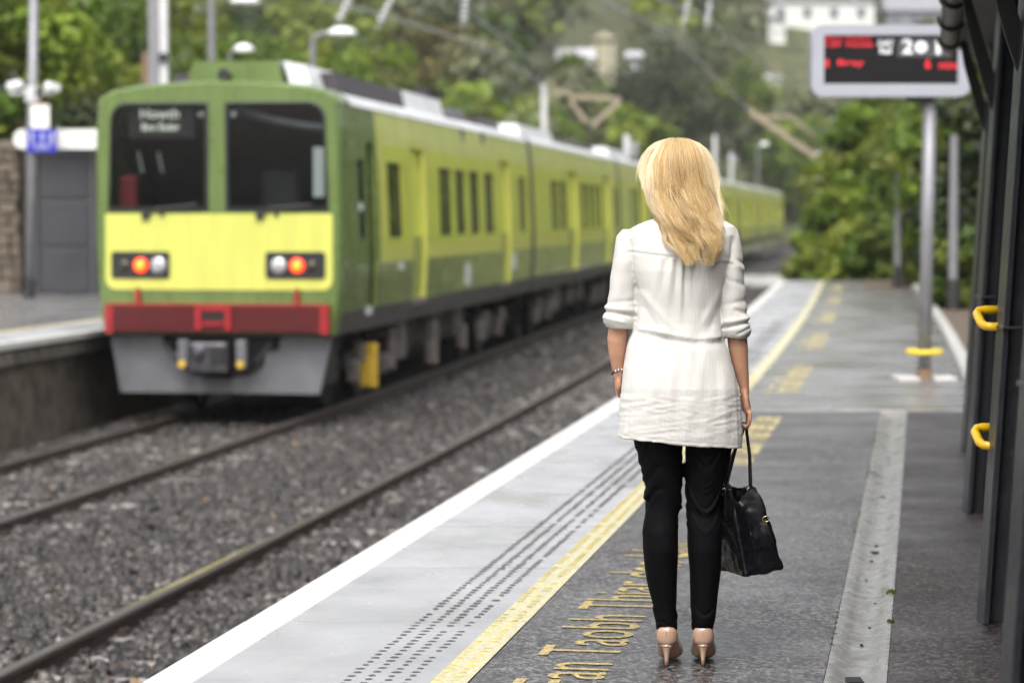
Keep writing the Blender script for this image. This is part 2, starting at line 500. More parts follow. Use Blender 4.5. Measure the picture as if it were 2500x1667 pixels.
# tracks: rails, sleepers, clips
def track(name, label, centre, y0, y1, ys0, ys1, mossy=False):
    t = thing(name, label, 'railway track')
    head = [(-.035, -.012), (-.03, 0), (.03, 0), (.035, -.012)]
    for s_ in (-1, 1):
        o = centre + s_ * .8
        ys = ys_range(y0, 60, 1.5) + ys_range(63, y1, 4)
        mb = MB()
        poly = [(.03, 0), (-.03, 0), (-.036, -.01), (-.036, -.036), (-.009, -.046), (-.009, -.125), (-.066, -.142), (-.066, -.155),
                (.066, -.155), (.066, -.142), (.009, -.125), (.009, -.046), (.036, -.036), (.036, -.01)]
        n0 = len(poly)
        rings = [[(xe(y) + o + a, y, RAIL_Z + b) for a, b in poly] for y in ys]
        mb.loft(rings, 1)
        for k in range(len(mb.f)):
            if k < (len(ys) - 1) * n0 and k % n0 in (0, 1, n0 - 1): mb.m[k] = 0
        r = mb.build('rail', [M_rail_top, M_rail_side], t)
        if mossy and s_ < 0:
            mb = MB(); yy = ys_range(14.6, 17.6, .4)
            for i in range(len(yy) - 1):
                w0 = .012 * math.sin(math.pi * i / (len(yy) - 1)) + .003; w1 = .012 * math.sin(math.pi * (i + 1) / (len(yy) - 1)) + .003
                mb.add([(xe(yy[i]) + o - .034, yy[i], RAIL_Z + .002), (xe(yy[i]) + o - .034 + w0 * 1.6, yy[i], RAIL_Z + .003),
                        (xe(yy[i+1]) + o - .034 + w1 * 1.6, yy[i+1], RAIL_Z + .003), (xe(yy[i+1]) + o - .034, yy[i+1], RAIL_Z + .002)], [(0, 1, 2, 3)])
            mb.build('yellowed_edge', M_rail_moss, r)
    sm = MB()
    hw = 1.28
    sm.loft([[(-hw, -.125, -.10), (hw, -.125, -.10), (hw, .125, -.10), (-hw, .125, -.10)],
             [(-hw + .01, -.105, 0), (hw - .01, -.105, 0), (hw - .01, .105, 0), (-hw + .01, .105, 0)]])
    sme = sm.mesh('sleeper'); sme.materials.append(M_sleeper)
    cm = MB()
    for s_ in (-1, 1):
        for q in (-1, 1):
            c = s_ * .8 + q * .085
            cm.box((c, 0, .012), (.05, .10, .03)); cm.tube([(c - .02, -.05, .03), (c, -.05, .045), (c + .02, 0, .045), (c, .05, .04)], .009, 5)
    cme = cm.mesh('rail_clip'); cme.materials.append(M_clip)
    y = ys0
    k = 0
    while y < ys1:
        s = link('sleeper', sme, M_sleeper, t)
        s.location = (xe(y) + centre, y, BED_Z + .036 + random.uniform(-.006, .006)); s.rotation_euler = (0, 0, -.15 + random.uniform(-.012, .012))
        if y < 45:
            c = link('rail_clip', cme, M_clip, s); c['kind'] = 'stuff'
        y += .68; k += 1
    return t
track('railway_track', 'empty near railway track running beside the white platform edge', -1.56, 3, 240, 11.5, 60, True)
track('railway_track', 'far railway track that the green train stands on', -5.56, 6, 240, 15.5, 27.5)

# near platform ------------------------------------------------------
PEND = 54.5
mb = MB(); ys = ys_range(-6, PEND, 1.5)
profile_run([(.14, -.10), (3.0, -.10), (3.0, -1.5), (.14, -1.5)], ys, mb=mb)
plat = mb.build('platform', M_wallstone); tag(plat, 'near station platform with white edge and wet asphalt', kind='structure')
def sheet(name, o0, o1, z, ya, yb, m, st=1.0, th=.06, parent=plat):
    mb = MB()
    profile_run([(o0, z), (o1, z), (o1, z - th), (o0, z - th)], ys_range(ya, yb, st), mb=mb)
    return mb.build(name, m, parent)
sheet('asphalt_surface', 1.036, 2.158, 0, -6, 18.25, M_asphalt)
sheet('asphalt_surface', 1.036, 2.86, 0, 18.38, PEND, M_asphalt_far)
sheet('brown_asphalt_surface', 2.362, 8.5, 0, -6, 18.25, M_asphalt_brown)
sheet('seam_strip', 1.036, 2.90, -.002, 18.255, 18.375, M_kerb)
sheet('platform_base', .16, 8.5, -.062, -6, PEND, M_wallstone, th=.3)
# coping slabs: white nose, grey field, yellow line; one object each
y = 7.42 - 1.345 * 8
while y < PEND:
    y1 = min(y + 1.345, PEND) - .012
    mb = MB()
    cuts = [0, .158, .912, 1.03]
    dz = random.uniform(-.0012, .0012)
    for a in range(3):
        xa, xb = cuts[a], cuts[a + 1]
        mb.add([(xe(y) + xa, y, dz), (xe(y) + xb, y, dz), (xe(y1) + xb, y1, dz), (xe(y1) + xa, y1, dz)], [(0, 1, 2, 3)], (1, 0, 2)[a])
    z1 = -.11
    c = [(xe(y), y), (xe(y) + 1.03, y), (xe(y1) + 1.03, y1), (xe(y1), y1)]
    for k in range(4):
        p, q = c[k], c[(k + 1) % 4]
        mb.add([(p[0], p[1], dz), (q[0], q[1], dz), (q[0], q[1], z1), (p[0], p[1], z1)], [(0, 1, 2, 3)], 1 if k == 3 else 0)
    mb.add([(p[0], p[1], z1) for p in c], [(3, 2, 1, 0)], 0)
    mb.build('coping_slab', [M_coping, M_white, M_yellow], plat)
    y += 1.345
# blister rows
def blisters(offs, m, name, ya, yb, skip):
    V = []; F = []
    for o in offs:
        y = ya + random.uniform(0, .03)
        while y < yb:
            y += .0635
            if random.random() < skip: continue
            w, l, h = .0165 * random.uniform(.7, 1.15), .0150 * random.uniform(.7, 1.15), .0035
            x = xe(y) + o + random.gauss(0, .0015); yy = y + random.gauss(0, .002); b = len(V)
            for k in range(8):
                a = math.pi * k / 4; V.append((x + w * math.cos(a), yy + l * math.sin(a), .0014))
            for k in range(8):
                a = math.pi * k / 4; V.append((x + w * .6 * math.cos(a), yy + l * .6 * math.sin(a), h))
            for k in range(8):
                F.append((b + k, b + (k + 1) % 8, b + 8 + (k + 1) % 8, b + 8 + k))
            F.append(tuple(b + 8 + k for k in range(8)))
    me = bpy.data.meshes.new(name); me.from_pydata(V, [], F); me.update()
    o = link(name, me, m, plat); o['kind'] = 'stuff'
blisters([.640, .704, .768], M_blister, 'tactile_blisters', 7.0, 34, .03)
blisters([.832], M_blister, 'tactile_blisters', 7.0, 26, .15)
M_yblister = mat('yellow_blister', (.45, .36, .10), .5, var=.3, vscale=30)
blisters([.925, .985], M_yblister, 'yellow_tactile_blisters', 7.0, 22, .2)
# painted lettering along the platform
for i, ya in enumerate((7.50, 14.25, 20.2, 26.7, 33.2, 40.0, 47.0)):
    slope = (xe(ya + 3) - xe(ya)) / 3.0
    ang = R(90) - math.atan(slope)
    M = Matrix.Translation((xe(ya) + 1.455, ya, .003)) @ Matrix.Rotation(ang, 4, 'Z')
    o = fit_text('Fan Taobh Thiar den Líne', 3.47, .275, M, 'painted_lettering', M_ytext if i == 0 else M_ypale, plat, bold=0.0 if i == 0 else .012)
# drainage channel
def channel(ya, yb):
    mb = MB()
    prof = [(0, -.001), (.022, -.001), (.045, -.014), (.075, -.023), (.10, -.025), (.125, -.023), (.155, -.014), (.178, -.001), (.20, -.001), (.20, -.058), (0, -.058)]
    profile_run([(2.16 + a, b) for a, b in prof], ys_range(ya, yb - .012, .5), mb=mb)
    o = mb.build('drain_channel_unit', M_concrete, plat, angle=40)
    return o
units = [(-1.0, 1.0), (1.0, 5.02), (5.02, 9.45), (9.45, 13.87), (13.87, 17.95)]
chs = [channel(a, b) for a, b in units]
def slot(y, dx, w, l, z, par, m=M_black):
    mb = MB(); x = xe(y) + 2.26 + dx
    mb.box((x, y, z), (w, l, .006)); mb.build('drain_slot', m, par)
slot(7.76, -.012, .062, .085, -.0225, chs[2]); slot(7.66, -.012, .064, .075, -.0225, chs[2])
for yy, dx, w in ((10.45, -.01, .012), (10.72, .0, .03), (10.95, .0, .016), (12.85, 0, .02), (14.9, 0, .02), (14.55, .01, .014), (8.75, .02, .008), (8.4, .0, .010), (9.9, -.02, .008), (9.3, .03, .008)):
    slot(yy, dx, w, w * 2.2, -.0225, chs[2] if yy < 9.45 else chs[3] if yy < 13.87 else chs[4])
# moss along the joints
mv = []; mf = []
def tuft(x, y, r, n, h=.02):
    for _ in range(n):
        a = random.uniform(0, 6.28); d = r * random.random() ** .6; s = random.uniform(.004, .010)
        cx, cy = x + d * math.cos(a), y + 2.4 * d * math.sin(a); b = len(mv); t = random.uniform(0, 6.28)
        mv.extend([(cx + s * math.cos(t), cy + s * math.sin(t), -.004), (cx - s * math.cos(t), cy - s * math.sin(t), -.004), (cx + random.gauss(0, .004), cy + random.gauss(0, .006), random.uniform(.3, 1) * h)])
        mf.append((b, b + 1, b + 2))
for yy in np.arange(7.2, 17.5, .11):
    if vnoise(np.array([[yy, 0, 0]]), 1.3, 3)[0] > .2: tuft(xe(yy) + 2.157, yy, .008, 10, .005)
    if vnoise(np.array([[yy, 5, 0]]), 1.1, 5)[0] > .4: tuft(xe(yy) + 2.366, yy, .008, 10, .005)
tuft(xe(9.44) + 2.35, 9.44, .018, 60, .018); tuft(xe(8.75) + 2.36, 8.75, .012, 36, .012)

me = bpy.data.meshes.new('moss'); me.from_pydata(mv, [], mf); me.update()
o = link('moss', me, M_moss, plat); o['kind'] = 'stuff'
# kerb, soil strip and low bank on the right beyond the shelter
mb = MB(); profile_run([(2.86, -.05), (2.86, .07), (2.87, .08), (2.98, .08), (2.99, .07), (2.99, -.05)], ys_range(18.4, PEND, 1.0), mb=mb)
kb = mb.build('kerb', M_kerb, plat)
sheet('soil_strip', 3.0, 9.0, .03, 18.4, 62, M_soil, th=.3)
sheet('leaf_litter_strip', 1.9, 2.85, .004, 47.5, PEND, M_soil, th=.003)
# pale track crossing beyond the platform end
mb = MB(); profile_run([(-6.9, -.93), (.4, -.93), (.4, -1.2), (-6.9, -1.2)], ys_range(84, 97, 2), mb=mb)
tag(mb.build('track_crossing', M_kerb), 'pale foot crossing over the tracks beyond the platform', kind='structure')
mb = MB(); profile_run([(.3, -.9), (16, -.7), (16, -1.5), (.3, -1.5)], ys_range(54.6, 250, 3), mb=mb)
M_grass = mat('rough_grass', (.12, .14, .03), .9, var=.4, vscale=1.5, bump=.05, bscale=6)
tag(mb.build('verge', M_grass), 'rough grass verge beside the track', kind='structure')

# far platform --------------------------------------------------------
FZ = .10; FO = -7.32
mb = MB(); profile_run([(FO - .25, FZ - .10), (FO - .25, -1.4), (FO - 7, -1.4), (FO - 7, FZ - .10)], ys_range(8, 110, 2), mb=mb)
fplat = mb.build('far_platform', M_wallstone); tag(fplat, 'far platform across the tracks with brown wall', kind='structure')
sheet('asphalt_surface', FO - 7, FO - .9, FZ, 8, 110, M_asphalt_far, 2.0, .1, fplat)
sheet('yellow_line', FO - 1.0, FO - .9, FZ + .003, 8, 110, M_ypale, 2.0, .004, fplat)
y = 14.0
while y < 60:
    mb = MB()
    profile_run([(FO - .9, FZ), (FO - .16, FZ), (FO - .16, FZ - .1), (FO - .9, FZ - .1)], [y, y + 1.49], mb=mb)
    k = len(mb.f)
    profile_run([(FO - .16, FZ), (FO, FZ), (FO, FZ - .07), (FO - .16, FZ - .1)], [y, y + 1.49], mb=mb)
    for q in range(k, len(mb.f)): mb.m[q] = 1
    mb.build('coping_slab', [M_coping, M_white], fplat)
    y += 1.5
# corbel stones of the far platform wall
M_corbel = mat('corbel_stone', (.20, .18, .16), .6, var=.4, vscale=5, bump=.006, bscale=25, rnd=.25)
y = 16.0
cb = MB(); cb.box((0, 0, 0), (.14, .70, .15), bev=.012); cme = cb.mesh('corbel_stone'); cme.materials.append(M_corbel)
while y < 44:
    o = link('corbel_stone', cme, M_corbel, fplat); o.location = (xe(y) + FO - .18, y, FZ - .19); o.rotation_euler = (0, 0, -.15)
    y += .73
# ================================================================== THE TRAIN
M_tgreen = mat('train_green_paint', (.098, .148, .036), .30, var=.16, vscale=2.0, stretch=(4, 4, .6), coat=.35, rvar=.08)
M_tgreen_low = mat('train_lower_green_paint', (.15, .19, .055), .34, var=.25, vscale=3.0, coat=.3, stretch=(1, .3, 2), rvar=.08)
M_tlime = mat('train_lime_paint', (.50, .55, .065), .32, var=.12, vscale=2, coat=.3)
M_tlime_sky = mat('train_lime_sky_reflection', (.55, .58, .18), .30, var=.12, vscale=2, coat=.3)  # lime lightened above the windows, sky reflection put into the colour
M_tyellow = mat('train_yellow_paint', (.51, .52, .105), .38, var=.08, vscale=1.6, stretch=(4, 4, .6), coat=.25)
M_tsole = mat('train_solebar', (.055, .05, .047), .6, var=.4, vscale=5)
M_troof = mat('train_roof_grey', (.62, .63, .64), .35, var=.15, vscale=2, coat=.2)
M_tmaroon = mat('train_roof_dark_panel', (.035, .026, .033), .55, var=.3, vscale=4)
M_tdark = mat('train_underframe', (.022, .020, .019), .7, var=.5, vscale=6)
M_tgrey = mat('train_apron_grey', (.115, .115, .125), .5, var=.2, vscale=3)
M_tpart = mat('underframe_pale_box', (.13, .11, .10), .6, var=.4, vscale=6)
M_tglass = mat('train_side_glass', (.012, .016, .018), .06, spec=.6)
M_rubber = mat('window_rubber', (.012, .012, .012), .5)
M_red_d = mat('bumper_dark_red', (.11, .006, .008), .4, var=.2, vscale=8)
M_red = mat('bumper_red', (.27, .010, .013), .4, var=.15, vscale=8)
M_cyel = mat('coupler_yellow', (.55, .36, .03), .5, var=.2)
M_metal = mat('coupler_metal', (.09, .087, .097), .35, metal=.7, var=.35, vscale=9)
M_lampw = mat('unlit_lamp_glass', (.55, .56, .56), .12, metal=.5, var=.2, vscale=14)
M_lampd = mat('dim_lamp_glass', (.05, .045, .03), .2)
M_lampr = mat('lit_red_lamp', (.7, .02, .01), .3, emit=(1.0, .045, .010), estr=1.2)
M_lampglow = mat('lamp_overexposed_glow', (.9, .2, .02), .3, emit=(1.0, .20, .015), estr=1.5)  # orange centre imitates the overexposed glow of the red lamp
M_blind = mat('destination_letters', (.75, .75, .66), .6, emit=(.9, .88, .75), estr=.35)
M_wglass = glass_mat('windscreen_glass', (.62, .66, .66))
M_cabin = mat('cab_interior', (.035, .034, .036), .7, var=.3, vscale=4)
M_pale = mat('cab_pale_panel', (.50, .53, .50), .6)
M_seat = mat('cab_red_seat', (.16, .012, .018), .8)

TC = -5.70
def car_frame(y0, y1):
    p0 = Vector((xe(y0) + TC, y0, 0)); p1 = Vector((xe(y1) + TC, y1, 0))
    d = (p1 - p0); L = d.length; ang = -math.atan2(d.x, d.y)
    return p0, ang, L
def s_of(px, z, fr, w):
    """distance along the carriage where its right side is seen at photograph column px"""
    p0, ang, L = fr
    dx, dy = -math.sin(ang), math.cos(ang); nx, ny = math.cos(ang), math.sin(ang)
    k = (px - 1250.0) / FPX
    ax, ay = p0.x + nx * w, p0.y + ny * w
    # (ax + t dx) = k * ((ay + t dy) CP + (h - z) SP)
    return (k * (ay * CP + (CAM_H - z) * SP) - ax) / (dx - k * dy * CP)
ZB = [.07, .33, .88, 1.09, 1.18, 2.16, 2.38, 2.50, 2.79]
def wid(z, s, lead):
    w = np.interp(z, [.07, .33, .88, 1.18, 2.16, 2.50, 2.79], [1.41, 1.445, 1.47, 1.47, 1.43, 1.405, 1.375])
    if lead:
        c = np.interp(z, [.07, .33, .88, 1.18, 2.16, 2.50, 2.79], [1.40, 1.45, 1.485, 1.495, 1.495, 1.485, 1.455])
        k = min(1, max(0, (s - .25) / 1.1)); k = k * k * (3 - 2 * k)
        w = c * (1 - k) + w * k
    return float(w)
def roof_pts(w):
    return [(w + .012, 2.80), (w - .02, 2.87), (w - .14, 2.945), (w - .42, 3.005), (w * .35, 3.045), (0, 3.06)]
def carriage(name, fr, holes, bands, lead, parent, base):
    """holes: (s0, s1, kind); bands: yellow vertical bands (s0, s1)"""
    L = fr[2] - (0.30)
    br = {0.22 if lead else 0.0, L}
    for a, b, k in holes:
        br |= {a, b}
        if k == 'door': br |= {max(.3, a - .10), b + .14}
    for a, b in bands: br |= {a, b}
    s0 = 0.22 if lead else 0.0
    br |= set(np.linspace(s0 + .3, s0 + 1.2, 4)) if lead else set()
    S = sorted(x for x in br if s0 <= x <= L)
    S = [x for i, x in enumerate(S) if i == 0 or x - S[i - 1] > .004]
    mb = MB()
    def cell_hole(sm, zm):
        for a, b, k in holes:
            if a < sm < b:
                if k == 'win' and 1.18 < zm < 2.16: return .04, 3
                if k == 'cabwin' and 1.18 + .45 < zm + .45 and 1.18 < zm < 2.16: return .03, 1
                if k == 'door' and .33 < zm < 2.38: return .085, 2
                if k == 'cabdoor' and .33 < zm < 2.38: return .06, 1
        return None
    cab_end = bands[0][0] if bands and lead else -1
    def cell_mat(sm, zm):
        if zm < .33: return 4
        if lead and sm < cab_end: return 0
        for a, b in bands:
            if a < sm < b and zm > .88: return 2
        for a, b, k in holes:
            if k == 'door' and a - .10 < sm < b + .14 and .88 < zm < 2.50: return 2
        if zm < .88: return 1
        if zm < 1.09: return 2
        if zm < 2.38: return 3
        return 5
    for sd in (1, -1):
        def pt(s, z, d=0.0): return (sd * (wid(z, s, lead) - d), s, z)
        for i in range(len(S) - 1):
            for j in range(len(ZB) - 1):
                a, b, c, e = S[i], S[i+1], ZB[j], ZB[j+1]
                sm, zm = (a + b) / 2, (c + e) / 2
                h = cell_hole(sm, zm)
                if h is None:
                    mb.add([pt(a, c), pt(b, c), pt(b, e), pt(a, e)], [(0, 1, 2, 3)], cell_mat(sm, zm)); continue
                d, mi = h
                for (q, edge) in ((cell_hole(sm - (b - a) / 2 - .001, zm), ((a, c), (a, e))), (cell_hole(sm + (b - a) / 2 + .001, zm), ((b, c), (b, e))),
                                  (cell_hole(sm, c - .002), ((a, c), (b, c))), (cell_hole(sm, e + .002), ((a, e), (b, e)))):
                    if q is None:
                        (u0, z0), (u1, z1) = edge
                        mb.add([pt(u0, z0), pt(u1, z1), pt(u1, z1, d), pt(u0, z0, d)], [(0, 1, 2, 3)], mi)
    # roof
    SR = S if lead else [0, L]
    for i in range(len(SR) - 1):
        ra = [(x, SR[i], z) for x, z in roof_pts(wid(2.79, SR[i], lead))]; rb = [(x, SR[i+1], z) for x, z in roof_pts(wid(2.79, SR[i+1], lead))]
        ra = ra + [(-x, y, z) for x, y, z in ra[-2::-1]]; rb = rb + [(-x, y, z) for x, y, z in rb[-2::-1]]
        m = 0 if (lead and SR[i] < .55) else 6
        for k in range(len(ra) - 1): mb.add([ra[k], ra[k+1], rb[k+1], rb[k]], [(0, 1, 2, 3)], m)
        for sd in (1, -1):
            mb.add([(sd * wid(2.79, SR[i], lead), SR[i], 2.79), (sd * wid(2.79, SR[i+1], lead), SR[i+1], 2.79),
                    (sd * (wid(2.79, SR[i+1], lead) + .012), SR[i+1], 2.80), (sd * (wid(2.79, SR[i], lead) + .012), SR[i], 2.80)], [(0, 1, 2, 3)], m)
    def section(s, ins=0.0, zin=0.0):
        p = [(wid(z, s, lead), z) for z in ZB] + roof_pts(wid(2.79, s, lead))
        p = p + [(-x, z) for x, z in p[::-1][1:]]
        zc = 1.55
        out = []
        for x, z in p:
            out.append((x - math.copysign(min(ins, abs(x)), x), s, z - (ins * max(0, (z - 2.2) / .86) if z > 2.2 else 0)))
        return out
    e = section(L); mb.add(e, [tuple(range(len(e)))], 4)
    if not lead:
        e = section(0); mb.add(e, [tuple(range(len(e)))], 4)
    floor = [(-1.38, s0, .07), (1.38, s0, .07), (1.38, L, .07), (-1.38, L, .07)]
    mb.add(floor, [(0, 1, 2, 3)], 4)
    rings = None
    if lead:
        rr = [section(.22)]
        for s, ins in ((.14, .004), (.05, .018), (.015, .045)):
            q = section(.22, ins); rr.append([(x, s, z) for x, y, z in q])
        rings = rr
        for i in range(len(rr) - 1):
            for k in range(len(rr[0]) - 1): mb.add([rr[i][k], rr[i][k+1], rr[i+1][k+1], rr[i+1][k]], [(0, 1, 2, 3)], 0)
    o = mb.build(name, [M_tgreen, M_tgreen_low, M_tyellow, M_tlime, M_tsole, M_tlime_sky, M_troof], parent, angle=35)
    o.location = Vector((fr[0].x, fr[0].y, 0)) - base; o.rotation_euler = (0, 0, fr[1])
    # windows, doors
    for sd in (1, -1):
        for a, b, k in holes:
            wm = MB()
            if k in ('win', 'cabwin'):
                d = .041 if k == 'win' else .031
                wm.add([(sd * (wid(1.18, a, lead) - d), a, 1.18), (sd * (wid(1.18, b, lead) - d), b, 1.18), (sd * (wid(2.16, b, lead) - d), b, 2.16), (sd * (wid(2.16, a, lead) - d), a, 2.16)], [(0, 1, 2, 3)], 0)
                # rubber seal with real thickness round the pane
                for (p, q) in (((a + .02, 1.2), (b - .02, 1.2)), ((a + .02, 2.14), (b - .02, 2.14)), ((a + .02, 1.2), (a + .02, 2.14)), ((b - .02, 1.2), (b - .02, 2.14))):
                    wm.bar((sd * (wid(p[1], p[0], lead) - d + .004), p[0], p[1]), (sd * (wid(q[1], q[0], lead) - d + .004), q[0], q[1]), .035, .035, 1)
                wm.build('window', [M_tglass, M_rubber], o)
            else:
                d = .086
                zz = [.33, 1.18, 2.05, 2.38]
                for i in range(3):
                    wm.add([(sd * (wid(zz[i], a, lead) - d), a, zz[i]), (sd * (wid(zz[i], b, lead) - d), b, zz[i]), (sd * (wid(zz[i+1], b, lead) - d), b, zz[i+1]), (sd * (wid(zz[i+1], a, lead) - d), a, zz[i+1])], [(0, 1, 2, 3)], 1 if i == 0 else 0)
                dm = wm.build('door', [M_tlime if k == 'door' else M_tgreen, M_tgreen_low], o)
                gm = MB(); c = (a + b) / 2
                for (u, v) in ((a + .10, c - .06), (c + .06, b - .10)):
                    gm.add([(sd * (wid(1.25, u, lead) - d + .004), u, 1.25), (sd * (wid(1.25, v, lead) - d + .004), v, 1.25), (sd * (wid(2.1, v, lead) - d + .004), v, 2.1), (sd * (wid(2.1, u, lead) - d + .004), u, 2.1)], [(0, 1, 2, 3)])
                # step plate under the door
                if k == 'door':
                    st = MB(); st.box((sd * (1.43), c, .30), (.10, b - a, .07)); st.build('door_step', M_tpart, o)
    return o, rings

Y0 = 28.4
base = Vector((xe(Y0) + TC, Y0, RAIL_Z))
train = thing('commuter_train', 'green and yellow commuter train with two lit red lamps', 'train', base)
zero = base
lim = [28.4, 44.75, 60.6]
fr1 = car_frame(28.4, 44.75)
def S1(px, z=1.67): return s_of(px, z, fr1, wid(z, 5, True))
holes1 = [(S1(874), S1(892), 'cabwin'), (S1(903, 1.4), S1(921, 1.4), 'cabdoor'), (S1(948), S1(982), 'win'), (S1(1009, 1.4), S1(1042, 1.4), 'door'),
          (S1(1074), S1(1104), 'win'), (S1(1113), S1(1138), 'win'), (S1(1148), S1(1172), 'win'), (S1(1184), S1(1207), 'win'),
          (S1(1224, 1.4), S1(1248, 1.4), 'door'), (S1(1268), S1(1285), 'win'), (S1(1296), S1(1312), 'win')]
bands1 = [(S1(927, 1.5), S1(942, 1.5))]
car1, rings1 = carriage('carriage', fr1, holes1, bands1, True, train, base)
car1['label'] = 'leading carriage with green cab end'
fr2 = car_frame(44.95, 60.6)
def S2(px, z=1.67): return s_of(px, z, fr2, wid(z, 5, False))
holes2 = [(S2(1347), S2(1364), 'win'), (S2(1368), S2(1384), 'win'), (S2(1388, 1.4), S2(1412, 1.4), 'door'), (S2(1419), S2(1431), 'win'), (S2(1434), S2(1446), 'win'), (S2(1449), S2(1460), 'win'),
          (S2(1463), S2(1472), 'win'), (S2(1476, 1.4), S2(1492, 1.4), 'door'), (S2(1499), S2(1506), 'win'), (S2(1508), S2(1515), 'win')]
car2, _ = carriage('carriage', fr2, holes2, [], False, train, base)
car_objs = [car1, car2]
def kids(o): return [c for c in bpy.data.objects if c.parent == o]
y = 60.8
proto = [(c.name.split('.')[0], c) for c in kids(car2)]
for i in range(6):
    fr = car_frame(y, y + 15.65)
    c = car2.copy(); COL.objects.link(c); c.parent = train
    c.location = Vector((fr[0].x, fr[0].y, 0)) - base; c.rotation_euler = (0, 0, fr[1])
    for nm, k in proto:
        if i > 2 and nm == 'door_step': continue
        q = k.copy(); COL.objects.link(q); q.parent = c
    car_objs.append(c); y += 15.85
# ---- cab front (local to car 1, parts of the train)
front = bpy.data.objects.new('cab_front', None)
def on_front(o):                      # parts that sit on the cab are children of the train
    o.parent = train
    o.location = Vector((fr1[0].x, fr1[0].y, 0)) - base; o.rotation_euler = (0, 0, fr1[1])
    return o
bpy.data.objects.remove(front)
def wpoly(side):
    # windscreen outline, outer upper corner well rounded
    if side < 0: b0, b1, t0, t1 = -1.33, -.098, -1.29, -.098
    else: b0, b1, t0, t1 = .098, 1.345, .098, 1.305
    def corner(c, r, a0, a1, n=7): return [(c[0] + r * math.cos(a0 + (a1 - a0) * i / n), c[1] + r * math.sin(a0 + (a1 - a0) * i / n)) for i in range(n + 1)]
    zb, zt = 1.52, 2.80; r = .20; r2 = .03
    if side < 0:
        return [(b0, zb), (b1, zb)] + corner((t1 - r2, zt - r2), r2, 0, math.pi/2, 3) + corner((t0 + r, zt - r), r, math.pi/2, math.pi)
    return [(b0, zb), (b1, zb)] + corner((t1 - r, zt - r), r, 0, math.pi/2) + corner((t0 + r2, zt - r2), r2, math.pi/2, math.pi, 3)
bm = bmesh.new()
outer = [bm.verts.new((x, .015, z)) for x, y_, z in rings1[-1]]
E = [bm.edges.new((outer[i], outer[(i + 1) % len(outer)])) for i in range(len(outer))]
for sd in (-1, 1):
    vs = [bm.verts.new((x, .015, z)) for x, z in wpoly(sd)]
    E += [bm.edges.new((vs[i], vs[(i + 1) % len(vs)])) for i in range(len(vs))]
bmesh.ops.triangle_fill(bm, edges=E, use_beauty=True, use_dissolve=False, normal=(0, -1, 0))
me = bpy.data.meshes.new('front_panel'); bm.to_mesh(me); bm.free()
fp = on_front(link('front_panel', me, M_tgreen))
for sd in (-1, 1):
    P = wpoly(sd); cx = sum(p[0] for p in P) / len(P); cz = sum(p[1] for p in P) / len(P)
    mb = MB()
    inn = [(cx + (x - cx) * .945, cz + (z - cz) * .945) for x, z in P]
    mb.loft([[(x, .008, z) for x, z in P], [(x, .0, z) for x, z in inn], [(x, .05, z) for x, z in inn], [(x, .055, z) for x, z in P]], 0, cap=False)
    n = len(P); fr_o = on_front(mb.build('windscreen_frame', M_rubber))
    mb = MB(); mb.add([(x, .03, z) for x, z in inn], [tuple(range(n))])
    g = mb.build('pane', M_wglass, fr_o)
    # wiper
    mb = MB(); c = -.86 if sd < 0 else .52
    mb.tube([(c, -.02, 1.46), (c + .12, -.03, 1.55), (c + .62 * (1 if sd < 0 else 1), -.02, 1.60)], .014, 6); mb.box((c, -.015, 1.47), (.09, .04, .08)); mb.box((c + .2, -.01, 1.49), (.04, .03, .06))
    on_front(mb.build('wiper', M_rubber))
# yellow nose panel
def rrect(x0, x1, z0, z1, r, n=5, rt=.02):
    out = []
    for (cx, cz, a, rr) in ((x1 - rt, z1 - rt, 0, rt), (x0 + rt, z1 - rt, 90, rt), (x0 + r, z0 + r, 180, r), (x1 - r, z0 + r, 270, r)):
        for i in range(n + 1):
            t = R(a + 90 * i / n); out.append((cx + rr * math.cos(t), cz + rr * math.sin(t)))
    return out
mb = MB(); mb.prism(rrect(-1.36, 1.385, .60, 1.495, .13), .002, .02); ny_ = on_front(mb.build('yellow_nose_panel', M_tyellow))
for sd, (x0, x1, lx) in ((-1, (-1.285, -.575, (-1.12, -.925, -.705))), (1, (.585, 1.30, (1.14, .965, .745)))):
    mb = MB(); mb.prism(rrect(x0, x1, .735, 1.05, .04, 4, .04), -.012, .01); hp = on_front(mb.build('lamp_panel', M_rubber))
    for q, (x, r, m) in enumerate(zip(lx, (.062, .088, .10), (M_lampd, M_lampr, M_lampw))):
        mb = MB(); n = 20
        rr = [[(x + r * k * math.cos(2*math.pi*i/n), -.012 - h, .89 + r * k * math.sin(2*math.pi*i/n)) for i in range(n)] for k, h in ((1.0, .0), (.98, .012), (.75, .024), (.35, .032))]
        mb.loft(rr)
        lo = mb.build('lamp', m, hp, True)
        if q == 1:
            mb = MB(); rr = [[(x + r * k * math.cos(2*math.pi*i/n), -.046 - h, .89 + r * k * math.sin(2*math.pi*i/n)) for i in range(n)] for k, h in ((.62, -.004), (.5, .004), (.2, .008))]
            mb.loft(rr); mb.build('lamp_glow', M_lampglow, hp, True)
        if q == 2:
            mb = MB(); mb.torus((x, -.02, .89), r, .012, 'Y', 20, 6); mb.build('lamp_rim', M_metal, hp, True)
